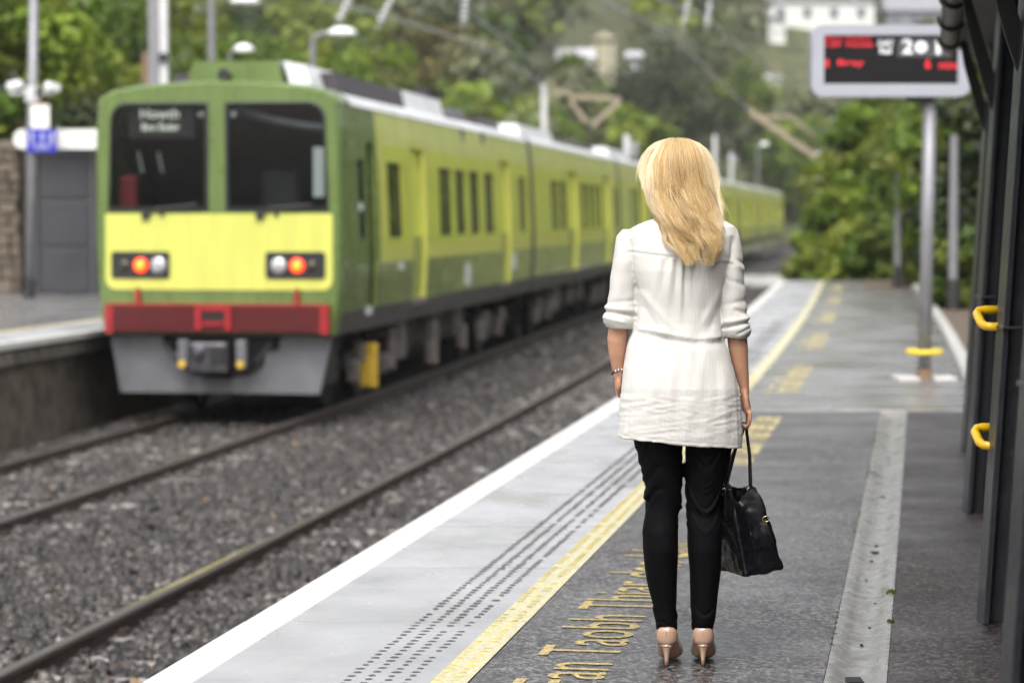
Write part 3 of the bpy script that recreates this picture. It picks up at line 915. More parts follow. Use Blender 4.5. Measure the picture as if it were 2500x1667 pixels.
# bumper
mb = MB(); mb.box((.02, -.05, .273), (2.64, .14, .325)); bu = on_front(mb.build('bumper', M_red_d))
for i in range(7):
    mb = MB(); mb.box((.02, -.128, .14 + i * .045), (2.60, .02, .018)); mb.build('bumper_rib', M_red_d, bu)
mb = MB(); mb.box((.02, -.06, .43), (2.66, .16, .02)); mb.build('bumper_top_edge', M_red, bu)
for x in (-1.28, 1.31):
    mb = MB(); mb.box((x, -.06, .265), (.10, .165, .34)); mb.build('bumper_end', M_red, bu)
mb = MB()
for x in (-.19, .17): mb.box((x, -.145, .28), (.075, .05, .29))
mb.box((-.01, -.145, .39), (.30, .05, .06)); mb.box((-.01, -.145, .215), (.30, .05, .045)); mb.build('centre_bracket', M_red, bu)
mb = MB(); mb.box((-.01, -.136, .30), (.28, .03, .09)); mb.build('bracket_slot', M_black, bu)
for x in (-.955, .965):
    mb = MB(); mb.box((x, -.03, .51), (.055, .05, .15), bev=.008); mb.box((x, -.03, .60), (.03, .04, .06)); mb.build('lifting_peg', M_red, bu)
# apron and coupler
ap = [(-1.34, .08), (-.70, .08), (-.69, -.10), (-.53, -.14), (-.50, -.30), (-.36, -.41), (-.1, -.445), (.16, -.445), (.42, -.40), (.54, -.30), (.56, -.14), (.72, -.10), (.74, .08), (1.36, .08), (1.20, -.62), (-1.22, -.62)]
mb = MB(); mb.prism(ap, .10, .15); on_front(mb.build('apron', M_tgrey))
mb = MB(); mb.box((0, .75, -.25), (2.3, 1.1, .62)); on_front(mb.build('underframe_box', M_tdark))
mb = MB(); mb.box((-.04, -.16, -.18), (.46, .30, .36), bev=.03); cp = on_front(mb.build('coupler', M_metal))
mb = MB(); mb.torus((-.14, -.32, -.12), .055, .03, 'Y', 16, 8); mb.tube([(-.14, -.30, -.12), (-.14, -.40, -.12)], [.06, .02], 12); mb.build('coupler_cone', M_metal, cp, True)
mb = MB(); mb.box((.08, -.312, -.16), (.17, .02, .19)); mb.build('coupler_socket', M_black, cp)
for x in (-.38, .32):
    mb = MB(); mb.box((x, -.10, -.15), (.12, .14, .34), bev=.015); so = mb.build('coupler_side_plate', M_tgrey, cp)
    mb = MB(); mb.tube([(x, -.17, -.26), (x, -.20, -.26)], .045, 12); mb.build('coupler_dot', M_cyel, cp)
for x in (-.6, .64):
    mb = MB(); mb.tube([(x, .05, .02), (x, -.1, -.06), (x * .8, -.12, -.22), (x * .5, 0, -.34)], .025, 8); on_front(mb.build('air_hose', M_rubber))
# cab interior
mb = MB()
mb.box((0, 1.9, 1.5), (2.7, .05, 2.7)); mb.box((0, .95, .95), (2.7, 1.8, .05)); mb.box((0, 1.0, 2.90), (2.3, 1.7, .03)); mb.box((0, .30, 1.33), (2.65, .5, .22))
for x in (-1.33, 1.33): mb.box((x, 1.5, 1.9), (.03, .7, 1.9))
on_front(mb.build('cab_interior', M_cabin))
mb = MB(); mb.box((-.70, .24, 2.60), (.80, .22, .42)); db = on_front(mb.build('destination_box', M_black))
M0 = Matrix.Translation((-.955, .126, 2.615)) @ Matrix.Rotation(R(90), 4, 'X')
fit_text('Howth', .47, .115, M0, 'destination_text', M_blind, db, .012)
M0 = Matrix.Translation((-.94, .126, 2.475)) @ Matrix.Rotation(R(90), 4, 'X')
fit_text('Binn Éadair', .46, .105, M0, 'destination_text', M_blind, db, .010)
mb = MB(); mb.box((1.20, .12, 1.98), (.13, .03, .58)); on_front(mb.build('side_curtain', M_pale))
mb = MB(); mb.box((-1.16, .30, 1.72), (.22, .12, .46), bev=.05); on_front(mb.build('cab_seat', M_seat))
mb = MB(); mb.box((.55, .9, 1.7), (.48, .14, .62), bev=.06); on_front(mb.build('driver_seat', M_cabin))
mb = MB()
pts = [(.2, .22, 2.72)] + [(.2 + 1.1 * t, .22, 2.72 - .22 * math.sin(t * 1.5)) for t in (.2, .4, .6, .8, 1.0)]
mb.tube(pts, .05, 8); on_front(mb.build('reflection_bar', M_tgrey))  # added curved bar imitates reflection lines across the windscreen top
for x in (-.20, .19):
    mb = MB(); mb.tube([(x, .1, 2.66), (x, .06, 2.66)], .035, 12); on_front(mb.build('marker_light', M_lampw))
for x in (-.98, -.74):
    mb = MB(); mb.bar((x, .12, 2.22), (x + .05, .12, 1.98), .028, .01); on_front(mb.build('cab_label', M_pale))
# roof equipment
mb = MB()
rp = [(-.50, 3.03), (.68, 3.03), (.60, 3.31), (-.43, 3.31)]
mb.loft([[(x, .55, z) for x, z in rp], [(x, 1.9, z) for x, z in rp]]); rf = on_front(mb.build('roof_fairing', M_tgreen))
mb = MB(); mb.loft([[(.74, .60, 3.04), (1.0, .60, 3.02), (.93, .60, 3.26), (.66, .60, 3.31)], [(.74, 2.6, 3.04), (1.08, 2.6, 3.0), (1.0, 2.6, 3.24), (.66, 2.6, 3.31)]]); mb.build('fairing_side', M_troof, rf)
mb = MB(); mb.tube([(-.02, .40, 3.14), (-.02, .58, 3.14)], [.075, .05], 14); mb.tube([(-.02, .5, 3.04), (-.02, .5, 3.12)], .03, 8); mb.build('horn', M_rubber, rf, False)
def roofbox(car, s0, s1, x0, x1, z1, m, name='roof_unit', z0=2.97):
    mb = MB(); mb.loft([[(x0, s, z0), (x1, s, z0), (x1 - .07, s, z1), (x0 + .07, s, z1)] for s in (s0, s1)]); mb.build(name, m, car)
roofbox(car1, 1.2, 5.4, -.9, 1.22, 3.20, M_tmaroon, 'dark_roof_panel', 2.90)
roofbox(car1, 5.5, 9.4, -.95, 1.05, 3.25, M_troof)
mb = MB(); mb.tube([(.5, 10.6, 3.05), (.5, 10.6, 3.3)], .12, 10); mb.tube([(.5, 10.6, 3.3), (.5, 10.6, 3.52)], [.12, .16], 10); mb.build('roof_insulator', M_tmaroon, car1)
roofbox(car1, 11.2, 13.0, -.4, .9, 3.10, M_tmaroon, 'dark_roof_panel'); roofbox(car1, 12.0, 13.2, .1, .8, 3.24, M_tgrey)
roofbox(car1, 13.6, 15.6, -.6, 1.0, 3.16, M_tmaroon, 'dark_roof_panel')
for c in car_objs[1:5]:
    roofbox(c, 1.0, 6.0, -.9, 1.05, 3.2, M_troof); roofbox(c, 9.0, 14.2, -.8, 1.0, 3.14, M_tmaroon, 'dark_roof_panel')
# gangway bellows
for i, c in enumerate(car_objs[1:]):
    mb = MB(); mb.box((0, -.17, 1.45), (2.5, .42, 2.6)); mb.build('gangway_bellows', M_tsole, c)
# small marks on the lead carriage
for px, py, w, h, m in ((1144, 668, .22, .34, M_pale), (1256, 636, .2, .3, M_pale), (980, 648, .12, .1, M_pale), (1142, 334, .1, .22, M_tgrey), (1190, 342, .14, .22, M_tgrey), (884, 505, .10, .09, M_pale), (905, 756, .16, .10, M_pale)):
    s = S1(px, 1.0); z = at(px, py, fr1[0].y + s).z
    mb = MB(); mb.box((wid(z, s, True) + .004, s, z), (.01, w * 2.2, h)); mb.build('side_plate', m, car1)
# underframes, bogies
def bogie(car, s, yellow=False):
    bo = MB()
    for sd in (1, -1):
        bo.box((sd * 1.12, s, -.32), (.10, 2.5, .16)); bo.box((sd * 1.12, s, -.46), (.14, .7, .22))
    bo.box((0, s, -.35), (2.0, .5, .2))
    b = bo.build('bogie', M_tdark, car)
    for sd in (1, -1):
        for q in (-.9, .9):
            w = MB(); w.tube([(sd * .74, s + q, -.49), (sd * .80, s + q, -.49), (sd * .80, s + q, -.49), (sd * .87, s + q, -.49)], [.46, .46, .43, .425], 24); w.build('wheel', M_tdark, car)
            w = MB(); w.box((sd * 1.2, s + q, -.47), (.14, .26, .28), bev=.03); w.tube([(sd * 1.2, s + q + .3, -.36), (sd * 1.2, s + q + .3, -.12)], .09, 10); w.build('axle_box', M_tpart, car)
for i, c in enumerate(car_objs[:5]):
    bogie(c, 2.9); bogie(c, 13.0)
    for (s, l, h, x, m) in ((5.0, .5, .55, 1.25, M_tpart), (6.0, 1.4, .5, 1.1, M_tdark), (7.8, .35, .5, 1.2, M_tpart), (8.6, 1.2, .45, 1.1, M_tdark), (10.2, .7, .5, 1.15, M_tpart)):
        for sd in (1, -1):
            mb = MB(); mb.box((sd * (x - .25), s, .06 - h / 2), (.5, l, h), bev=.02); mb.build('underframe_box', m, c)
for px, y0_, y1_, m, w in ((900, 836, 944, M_cyel, .22), (1053, 785, 888, M_tpart, .18), (955, 800, 900, M_tpart, .1), (1128, 790, 850, M_tpart, .14), (1170, 775, 830, M_tpart, .1)):
    s = s_of(px, -.3, fr1, 1.30); zt, zb = at(px, y0_, fr1[0].y + s).z, at(px, y1_, fr1[0].y + s).z
    mb = MB(); mb.box((1.30, s, (zt + zb) / 2), (w, .16, zt - zb), bev=.02); mb.box((1.30, s - .09, zb + .09), (w * .8, .05, .1)); mb.build('sand_box' if m is M_cyel else 'equipment_box', m, car1)
# ================================================================== VEGETATION
M_leaf = leaf_mat('foliage')
M_bark = mat('bark', (.07, .055, .04), .9, var=.4, vscale=8, bump=.02, bscale=20)
def leaf_cloud(C, N, size, asp=1.6):
    """leaf-shaped quads at centres C with normals N"""
    n = len(C)
    r = rng.normal(size=(n, 3)); u = np.cross(N, r); u /= np.linalg.norm(u, axis=1)[:, None] + 1e-9
    v = np.cross(N, u); v /= np.linalg.norm(v, axis=1)[:, None] + 1e-9
    s = (size * rng.uniform(.6, 1.3, n))[:, None]
    a = C - u * s * asp * .5; b = C + v * s * .5 + N * s * .08; c = C + u * s * asp * .5; d = C - v * s * .5 + N * s * .08
    V = np.stack([a, b, c, d], 1).reshape(-1, 3)
    F = np.arange(4 * n).reshape(-1, 4)
    return V, F
def crown_points(seed, rx, ry, rz, nclump, per, rc, top=0.0):
    g = np.random.default_rng(seed)
    d = g.normal(size=(nclump, 3)); d /= np.linalg.norm(d, axis=1)[:, None]
    rad = g.uniform(.35, 1.0, nclump) ** .5
    cc = d * rad[:, None] * np.array([rx, ry, rz]) * g.uniform(.8, 1.12, (nclump, 1))
    n = nclump * per
    ci = np.repeat(np.arange(nclump), per)
    e = g.normal(size=(n, 3)); e /= np.linalg.norm(e, axis=1)[:, None]
    rr = rc * g.uniform(.6, 1.35, nclump)[ci] * g.uniform(.35, 1.0, n) ** .5
    C = cc[ci] + e * rr[:, None] * np.array([1.15, 1.15, .8])
    N = e + np.array([0, 0, .55]) + g.normal(size=(n, 3)) * .5; N /= np.linalg.norm(N, axis=1)[:, None]
    return C, N, ci, cc
def tree(name, label, loc, rx, rz, cols, seed, hbase=0.6, nclump=46, per=110, leaf=.13, rc=None, group=None, cat='tree', ry=None, trunk=True):
    t = thing(name, label, cat, loc, 0, group)
    rc = rc or rx * .34
    C, N, ci, cc = crown_points(seed, rx, ry or rx, rz, nclump, per, rc)
    zc = hbase + rz
    C[:, 2] += zc; keep = C[:, 2] > .03; C, N, ci = C[keep], N[keep], ci[keep]
    V, F = leaf_cloud(C, N, leaf)
    g = np.random.default_rng(seed + 5)
    cols = np.array(cols); clumpc = cols[g.integers(0, len(cols), nclump)] * g.uniform(.7, 1.3, (nclump, 1))
    lc = clumpc[ci] * g.uniform(.7, 1.3, (len(C), 1))
    me = np_mesh('crown', V, F); set_col(me, np.repeat(lc, 4, 0))
    link('crown', me, M_leaf, t)
    if trunk:
        mb = MB(); r0 = max(.06, rx * .07)
        mb.tube([(0, 0, -.3), (.03, 0, hbase * .6), (-.05, .05, hbase + rz * .6), (.04, 0, hbase + rz * 1.3)], [r0 * 1.25, r0, r0 * .7, r0 * .25], 9)
        for k in range(0, nclump, max(1, nclump // 9)):
            c = cc[k]; mb.tube([(0, 0, hbase + rz * .35), (c[0] * .5, c[1] * .5, zc + c[2] * .5 - .2), (c[0] * .85, c[1] * .85, zc + c[2] * .85)], [r0 * .45, r0 * .28, r0 * .1], 6)
        mb.build('trunk', M_bark, t, True)
    return t
G_bright = [(.155, .215, .020), (.12, .185, .018), (.085, .14, .016), (.185, .215, .026)]
G_mid = [(.085, .130, .020), (.060, .100, .018), (.100, .145, .022), (.130, .160, .028)]
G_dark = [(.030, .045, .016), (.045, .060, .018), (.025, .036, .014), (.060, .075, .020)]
G_ochre = [(.150, .110, .030), (.120, .105, .030), (.100, .095, .030)]
G_grey = [(.135, .150, .075), (.115, .135, .078), (.155, .165, .085)]
def ground_Y(px, py, y0=118.0):
    """distance at which the line of sight through a photograph pixel meets the hillside"""
    ys = np.arange(y0, 560, 1.0)
    pts = np.array([tuple(at(px, py, float(y))) for y in ys])
    below = pts[:, 2] < hill_h(pts[:, 0], pts[:, 1]) - 1.4
    return float(ys[np.argmax(below)]) if below.any() else 430.0
def gz(x, y): return float(hill_h(np.array([x]), np.array([y]))[0]) - 1.4
# trees behind the far platform, left of and behind the train
LT = [  # px, top py, Y, rx, colours, label
    (-120, -180, 52, 2.6, G_mid, 'broad green tree at the far left edge behind the stone wall'),
    (85, -120, 50, 2.3, G_bright, 'bright green tree right behind the camera pole'),
    (235, -90, 54, 2.4, G_mid, 'green tree behind the grey shelter, left of the thick mast'),
    (390, -60, 58, 2.5, G_bright, 'yellow green tree behind the thick catenary mast'),
    (560, 20, 63, 2.4, G_mid, 'green tree behind the lamp post above the train cab'),
    (740, 105, 70, 2.3, G_bright, 'yellow green tree beside the tilted white lamp above the roof'),
    (900, 130, 76, 2.3, G_bright, 'bright green bush above the dark roof panel of the train'),
    (1030, 185, 86, 2.4, G_bright, 'lime green bush above the pale roof unit of the train'),
    (1150, 235, 98, 2.4, G_mid, 'green bush behind the roof insulator of the train'),
    (1265, 270, 108, 2.3, G_bright, 'light green bush left of the far pale mast'),
]
for i, (px, py, Y, rx, cols, lab) in enumerate(LT):
    p = at(px, py, Y); z0 = gz(p.x, Y); H = p.z - z0
    tree('leafy_tree', lab, (p.x, Y, z0), rx, H * .46, cols, 100 + i, hbase=H * .08, nclump=62, per=120, leaf=.15, ry=2.2, rc=rx * .27)
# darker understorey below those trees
LU = [(20, 300, 46.5, 1.3, 'dark ivy bush under the trees beside the stone wall'), (170, 250, 47, 1.5, 'dark bush behind the shelter sign'),
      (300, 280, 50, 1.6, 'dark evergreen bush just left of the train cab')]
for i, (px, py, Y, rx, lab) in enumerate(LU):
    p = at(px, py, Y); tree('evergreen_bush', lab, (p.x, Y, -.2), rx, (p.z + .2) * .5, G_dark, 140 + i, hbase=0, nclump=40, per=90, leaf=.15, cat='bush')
# bushes at the end and right of the near platform
RB = [
    (2030, 590, 59, .85, G_bright, 'low pale green bush at the corner where the platform ends'),
    (2055, 400, 60.5, 1.0, G_bright, 'rounded green bush next to the end of the white edge'),
    (2095, 225, 61, 1.2, G_bright, 'tall green bush behind the end of the yellow line'),
    (2175, 150, 62, 1.35, G_mid, 'tall dark tree directly under the left of the display board'),
    (2110, 530, 57, .75, G_bright, 'yellow green shrub in front of the tall dark tree'),
    (2250, 190, 57, 1.3, G_mid, 'leafy tree behind the display post'),
    (2330, 150, 49, 1.3, G_bright, 'green tree right of the display post'),
    (2395, 190, 44, 1.1, G_bright, 'bright yellow green tree beside the shelter columns'),
    (2380, 500, 38, .7, G_mid, 'low green bush behind the black based lamp posts'),
    (2470, 120, 38, 1.3, G_dark, 'dark tree hidden behind the shelter columns'),
    (2205, 520, 55.8, .7, G_mid, 'low green shrub beside the thin far lamp post'),
    (2290, 520, 50, .7, G_mid, 'low shrub between the display post and the lamp posts'),
]
for i, (px, py, Y, rx, cols, lab) in enumerate(RB):
    p = at(px, py, Y); z0 = -.1 if Y < 56 else -.75; H = p.z - z0
    tree('leafy_bush', lab, (p.x, Y, z0), rx, H * .5, cols, 200 + i, hbase=0.0, nclump=66, per=120, leaf=.12, cat='bush' if H < 4 else 'tree', ry=1.1, rc=max(.34, rx * .29))
# singled-out trees on the hillside
HT = [(1040, 60, 170, 4.2, G_ochre, 'ochre brown tree on the hillside above the train'),
      (1130, 120, 160, 4.0, G_grey, 'dusky tree below the ochre tree on the hillside'),
      (1660, 95, 230, 7.5, G_dark, 'large dark evergreen on the hillside behind the woman'),
      (1600, 170, 210, 5.0, G_dark, 'smaller dark evergreen left of the large dark one'),
      (1815, 150, 190, 3.2, G_bright, 'yellow tree on the hillside left of the display board'),
      (1930, 275, 150, 3.4, G_bright, 'low yellow tree behind the slanting catenary arm'),
      (1560, 275, 130, 3.0, G_bright, 'light green bush on the hillside left of the woman'),
      (1330, 255, 125, 2.6, G_bright, 'light green bush by the pale mast behind the train'),
      (720, 60, 140, 5.5, G_mid, 'olive green tree on the slope above the train cab')]
for i, (px, py, Y, rx, cols, lab) in enumerate(HT):
    Y = ground_Y(px, py + rx * 2.0 * FPX / Y)
    p = at(px, py, Y); H = max(2.5, p.z - gz(p.x, Y))
    tree('hillside_tree', lab, (p.x, Y, p.z - H), rx, H * .47, cols, 300 + i, hbase=H * .06, nclump=60, per=80, leaf=.32)
# the wood covering the hill reads as one mass
HOUSE_ZONES = [(a, b, ground_Y((a + b) / 2, c)) for a, b, c in ((1873, 2135, 62), (1876, 1918, 92), (2165, 2300, 66), (1448, 1502, 172), (1362, 1450, 176), (1530, 1566, 158), (1512, 1548, 208), (1340, 1402, 188), (1858, 1905, 205))]
CV = []; CC = []
palw = [np.array(c) for c in (G_grey, G_mid, G_dark, G_ochre, G_bright)]
g = np.random.default_rng(77)
cnt = 0
for yy in np.arange(112, 450, 7.0):
    for xx in np.arange(-.30 * yy - 14, .30 * yy + 16, 7.2 + yy * .006):
        x = xx + g.uniform(-3, 3); y = yy + g.uniform(-3.5, 3.5)
        dxt = abs(x - float(xe0(y)) + 3.5)
        if dxt < 8.8 and y < 255: continue
        pxx = 1250 + FPX * x / y
        if any(a - 45 < pxx < b + 45 and Yh - 5 < y < Yh + 10 for a, b, Yh in HOUSE_ZONES): continue
        low = any(a - 45 < pxx < b + 45 and Yh - 26 < y < Yh + 10 for a, b, Yh in HOUSE_ZONES)
        low = low or (dxt < 15 and y < 255)
        r = g.uniform(1.6, 2.4) if low else g.uniform(2.2, 4.4); rz = r * g.uniform(.75, 1.25)
        C, N, ci, cc = crown_points(int(g.integers(1e9)), r, r, rz, 16, 17, r * .42)
        C += np.array([x, y, gz(x, y) + rz * .75])
        k = g.choice(5, p=[.40, .27, .17, .08, .08]); pc = palw[k]
        base_c = pc[g.integers(len(pc))] * g.uniform(.85, 1.5)
        col = base_c * g.uniform(.75, 1.25, (16, 1))[ci] * g.uniform(.8, 1.2, (len(C), 1))
        V, F = leaf_cloud(C, N, .75)
        CV.append(V); CC.append(np.repeat(col, 4, 0)); cnt += 1
V = np.concatenate(CV); me = np_mesh('hillside_woodland', V, np.arange(len(V)).reshape(-1, 4)); set_col(me, np.concatenate(CC))
tag(link('hillside_woodland', me, M_leaf), 'misty green wood covering the hillside', kind='stuff')

# ================================================================== HOUSES ON THE HILL
M_hwhite = mat('house_white_render', (.60, .60, .58), .8, var=.06, vscale=2)
M_hcream = mat('house_cream_render', (.40, .37, .26), .8, var=.08, vscale=2)
M_hroof = mat('house_grey_slate', (.20, .20, .22), .7, var=.15, vscale=3)
M_hlilac = mat('house_pale_roof', (.42, .41, .44), .7, var=.1, vscale=3)
M_hwin = mat('house_window', (.10, .12, .14), .15)
def house(label, px0, px1, pyt, pyb, Y, wallm, roofm, roof=.3, gable=False, wins=4, rows=1, chimneys=0, depth=7):
    Y = ground_Y((px0 + px1) / 2, pyb) - 2.0
    a, b = at(px0, pyb, Y), at(px1, pyt, Y)
    w, h = b.x - a.x, b.z - a.z
    t = thing('house', label, 'house', ((a.x + b.x) / 2, Y, a.z))
    hw = w / 2; hr = h * roof; he = h - hr
    mb = MB(); mb.box((0, depth / 2, he / 2 - 1.5), (w, depth, he + 3)); mb.build('wall', wallm, t)
    mb = MB()
    if gable:
        mb.loft([[(-hw - .2, -.3, he), (hw + .2, -.3, he), (0, -.3, h)], [(-hw - .2, depth + .3, he), (hw + .2, depth + .3, he), (0, depth + .3, h)]])
    else:
        mb.loft([[(-hw - .3, -.4, he), (-hw - .3, depth + .4, he), (-hw - .1, depth / 2, h)], [(hw + .3, -.4, he), (hw + .3, depth + .4, he), (hw + .1, depth / 2, h)]])
    rf = mb.build('roof', roofm, t)
    for c in range(chimneys):
        mb = MB(); x = -hw * .7 + c * hw * 1.4 / max(1, chimneys - 1); mb.box((x, depth / 2, h + .5), (.7, .9, 1.6)); mb.build('chimney', wallm, rf)
    for r in range(rows):
        for i in range(wins):
            x = -hw + w * (i + .5) / wins; ww = w / wins * .30; hh = he / rows * .36; z = he * (r + .52) / rows
            mb = MB(); mb.box((x, .02, z), (ww, .12, hh)); wo_ = mb.build('window', M_hwin, t)
            mb = MB(); mb.box((x, -.06, z - hh / 2 - .06), (ww * 1.15, .16, .1)); mb.build('sill', wallm, wo_)
    return t
house('long white house at the top of the hill behind the display board', 1873, 2135, -12, 62, 330, M_hwhite, M_hroof, .2, wins=4, rows=1, chimneys=2)
house('white house wing just below the long white house', 1876, 1918, 38, 92, 322, M_hwhite, M_hroof, .12, wins=2, rows=2, depth=5)
house('grey slate roofed house at the top beside the shelter eave', 2165, 2300, -30, 66, 310, M_hroof, M_hroof, .6, wins=3, chimneys=1)
house('tall narrow cream house on the hillside left of the woman', 1448, 1502, 78, 172, 225, M_hcream, M_hcream, .18, True, wins=2, rows=3, depth=4)
house('low pale roofed house beside the tall cream house', 1362, 1450, 112, 176, 228, M_hwhite, M_hlilac, .62, wins=4, depth=6)
house('small pale house right of the tall cream house', 1530, 1566, 122, 158, 235, M_hlilac, M_hlilac, .5, wins=2, depth=4)
house('tiny cream cottage below the tall cream house', 1512, 1548, 176, 208, 205, M_hcream, M_hlilac, .35, wins=2, depth=4)
house('tiny white cottage behind the mast below the low pale roof', 1340, 1402, 162, 188, 200, M_hwhite, M_hlilac, .45, wins=3, depth=4)
house('small white cottage between the trees left of the display board', 1858, 1905, 180, 205, 195, M_hwhite, M_hlilac, .4, wins=2, depth=4)

# ================================================================== OVERHEAD LINE, LAMPS
M_galv = mat('galvanised_steel', (.215, .215, .23), .45, metal=.35, var=.12, vscale=5)
M_galv_pale = mat('pale_painted_steel', (.52, .52, .53), .5, var=.1, vscale=5)
M_tan = mat('tan_catenary_steel', (.24, .20, .14), .6, var=.15, vscale=4)
M_lampwhite = mat('white_lamp_housing', (.75, .76, .77), .35, var=.04)
M_wire = mat('overhead_wire', (.22, .22, .23), .5)
M_postblack = mat('black_post_base', (.02, .02, .02), .5)
M_insul = mat('white_insulator', (.36, .36, .37), .35)
M_brownpost = mat('brown_timber_post', (.20, .13, .08), .8, var=.2)
# thick mast
p = at(385, 200, 44); x0 = at(362, 0, 44).x; x1 = at(409, 0, 44).x
t = thing('catenary_mast', 'thick grey steel mast rising behind the train cab', 'mast', ((x0 + x1) / 2, 44, FZ))
w = x1 - x0
mb = MB(); mb.box((-w * .18, 0, 4), (w * .6, .2, 8)); mb.build('column_web', M_galv, t)
mb = MB(); mb.box((w * .32, -.02, 4), (w * .36, .24, 8)); mb.build('column_flange', M_galv_pale, t)
mb = MB(); mb.box((w * .32, -.16, at(400, 142, 44).z - FZ), (.16, .1, .16)); mb.build('junction_box', M_rubber, t)
mb = MB(); mb.tube([(-.5, .6, 0), (-.5, .6, at(345, 125, 44).z - FZ)], .1, 10)
o = mb.build('timber_post', M_brownpost); o.location = (at(348, 200, 44).x + .5, 44, FZ); tag(o, 'short brown timber post beside the thick grey mast', 'post')
def lamp_post(label, px, pytop, Y, r, zb, arm_px=None, arm_py=None, head=(.55, .16), black=False, mt=None, name='lamp_post', headtilt=0.0):
    p = at(px, pytop, Y)
    t = thing(name, label, 'lamp post', (p.x, Y, zb)); H = p.z - zb
    mb = MB(); mb.tube([(0, 0, -.05), (0, 0, H * .45), (0, 0, H)], [r, r, r * .8], 12); mb.build('post', mt or M_galv, t, angle=40)
    if black:
        mb = MB(); mb.tube([(0, 0, -.02), (0, 0, black)], r * 1.35, 12); mb.build('post_base', M_postblack, t, angle=40)
    if arm_px is not None:
        q = at(arm_px, arm_py, Y); dx, dz = q.x - p.x, q.z - zb
        mb = MB(); mb.tube([(0, 0, H - .05), (dx * .35, 0, max(H, dz)), (dx, 0, dz)], r * .5, 8); mb.build('arm', mt or M_galv, t)
        mb = MB(); L, hh = head; n = 12
        rr = []
        for k in range(7):
            u = -1 + 2 * k / 6; s = math.sqrt(max(.02, 1 - u * u))
            rr.append([(dx + u * L / 2, math.cos(2*math.pi*i/n) * .14 * s, dz + u * headtilt + max(-.3, math.sin(2*math.pi*i/n)) * hh * s) for i in range(n)])
        mb.loft(rr); mb.build('lamp_head', M_lampwhite, t, True)
    return t
lamp_post('slim grey lamp post above the left of the train roof', 515, -70, 50, .09, FZ, 598, 5, (.62, .14))
lamp_post('lamp post with tilted white head behind the train roof', 763, 88, 58, .085, FZ, 835, 82, (.70, .16))
lamp_post('lamp with small white oval head above the green roof fairing', 560, 130, 56, .05, FZ, 595, 123, (.48, .15))
lamp_post('lamp with bluish white head by the roof fairing horn', 540, 150, 62, .05, FZ, 524, 135, (.40, .13))
lamp_post('slim lamp post with black base in front of the right bushes', 2194, 400, 49, .075, 0, 2185, 398, (.3, .06), black=.45)
lamp_post('taller lamp post with black base nearest the shelter columns', 2330, 330, 37, .075, 0, black=.5, mt=M_galv)
lamp_post('pale post with yellow edge half hidden by the shelter column', 2368, 385, 40, .085, 0, black=.5, mt=M_galv_pale)
lamp_post('thin far pale lamp post rising right of the train end', 1992, 395, 170, .10, -.9, 1996, 380, (.6, .18))
lamp_post('thin pale post behind the end of the train', 1850, 355, 165, .09, -1.0, 1866, 354, (.6, .2))
# catenary masts with tan cantilevers
def cantilever(label, px, pyt, pyb, Y, pts, r=.10, name='catenary_mast'):
    p = at(px, pyt, Y); zb = -1.0
    t = thing(name, label, 'mast', (p.x, Y, zb))
    mb = MB(); mb.box((0, 0, (p.z - zb) / 2), (r * 2, r * 2, p.z - zb)); mb.build('column', M_galv_pale, t)
    for (ax, ay, bx, by, w) in pts:
        a, b = at(ax, ay, Y), at(bx, by, Y); o_ = Vector((p.x, Y, zb))
        mb = MB(); mb.bar(a - o_, b - o_, w, w); mb.build('cantilever_tube', M_tan, t)
    return t
cantilever('pale mast with a triangular tan arm right of it, above the carriages', 1328, 205, 320, 84,
           [(1335, 212, 1395, 232, .14), (1390, 236, 1512, 242, .16), (1392, 246, 1432, 300, .15), (1515, 244, 1445, 308, .17)])
cantilever('far mast with a long slanting tan arm left of it, behind the woman', 2005, 385, 460, 100,
           [(1825, 268, 2012, 398, .24), (1830, 285, 1935, 284, .14), (1930, 284, 1985, 330, .12)])
def small_mast(label, px, pyt, Y, blob=True):
    p = at(px, pyt, Y); t = thing('catenary_mast', label, 'mast', (p.x, Y, -1.0))
    mb = MB(); mb.box((0, 0, (p.z + 1) / 2), (.22, .22, p.z + 1)); mb.build('column', M_galv_pale, t)
    if blob:
        mb = MB()
        for k in range(4): mb.tube([(.28, -.1, p.z + .62 - k * .13), (.28, -.1, p.z + .70 - k * .13)], [.2, .1], 12)
        mb.build('insulator', M_insul, t)
small_mast('mast with white insulator just left of the woman behind the carriages', 1530, 330, 92)
small_mast('thin mast far behind the train beside the hair', 1745, 330, 150, False)
small_mast('small far mast among the bushes near the platform end', 1785, 372, 165)
# wires with hanging insulators
def wire(label, pts, r=.022, ins=()):
    P = [at(*p) for p in pts]
    t = thing('overhead_wire', label, 'wire', tuple(P[0]))
    Q = [p - P[0] for p in P]; S = []
    for i in range(len(Q) - 1):
        for k in range(6): S.append(Q[i].lerp(Q[i+1], k / 6))
    S.append(Q[-1])
    mb = MB(); mb.tube(S, r, 6); mb.build('wire_strand', M_wire, t, True)
    for (px, py, Y, tl) in ins:
        c = at(px, py, Y) - P[0]; mb = MB()
        d = Vector((math.sin(tl), 0, math.cos(tl)))
        for k in range(5): mb.tube([c + d * (k * .13 - .3), c + d * (k * .13 - .22)], [.10, .055], 10)
        mb.tube([c - d * .5, c + d * .5], .025, 6)
        mb.build('insulator', M_insul, t)
    return t
wire('overhead wire sagging from the top left down behind the carriages', [(690, -30, 46), (960, 45, 56), (1180, 115, 68), (1330, 205, 84)], .034, ((845, 15, 50, .45), (945, 20, 52, .45)))
wire('overhead wire from the top centre to the triangular arm', [(1130, -40, 60), (1138, 30, 60), (1270, 120, 72), (1340, 205, 84)], .03, ((1135, 20, 60, .1),))
wire('overhead wire running down to the slanting arm behind the woman', [(1420, -20, 60), (1640, 85, 78), (1830, 270, 100)], .04)
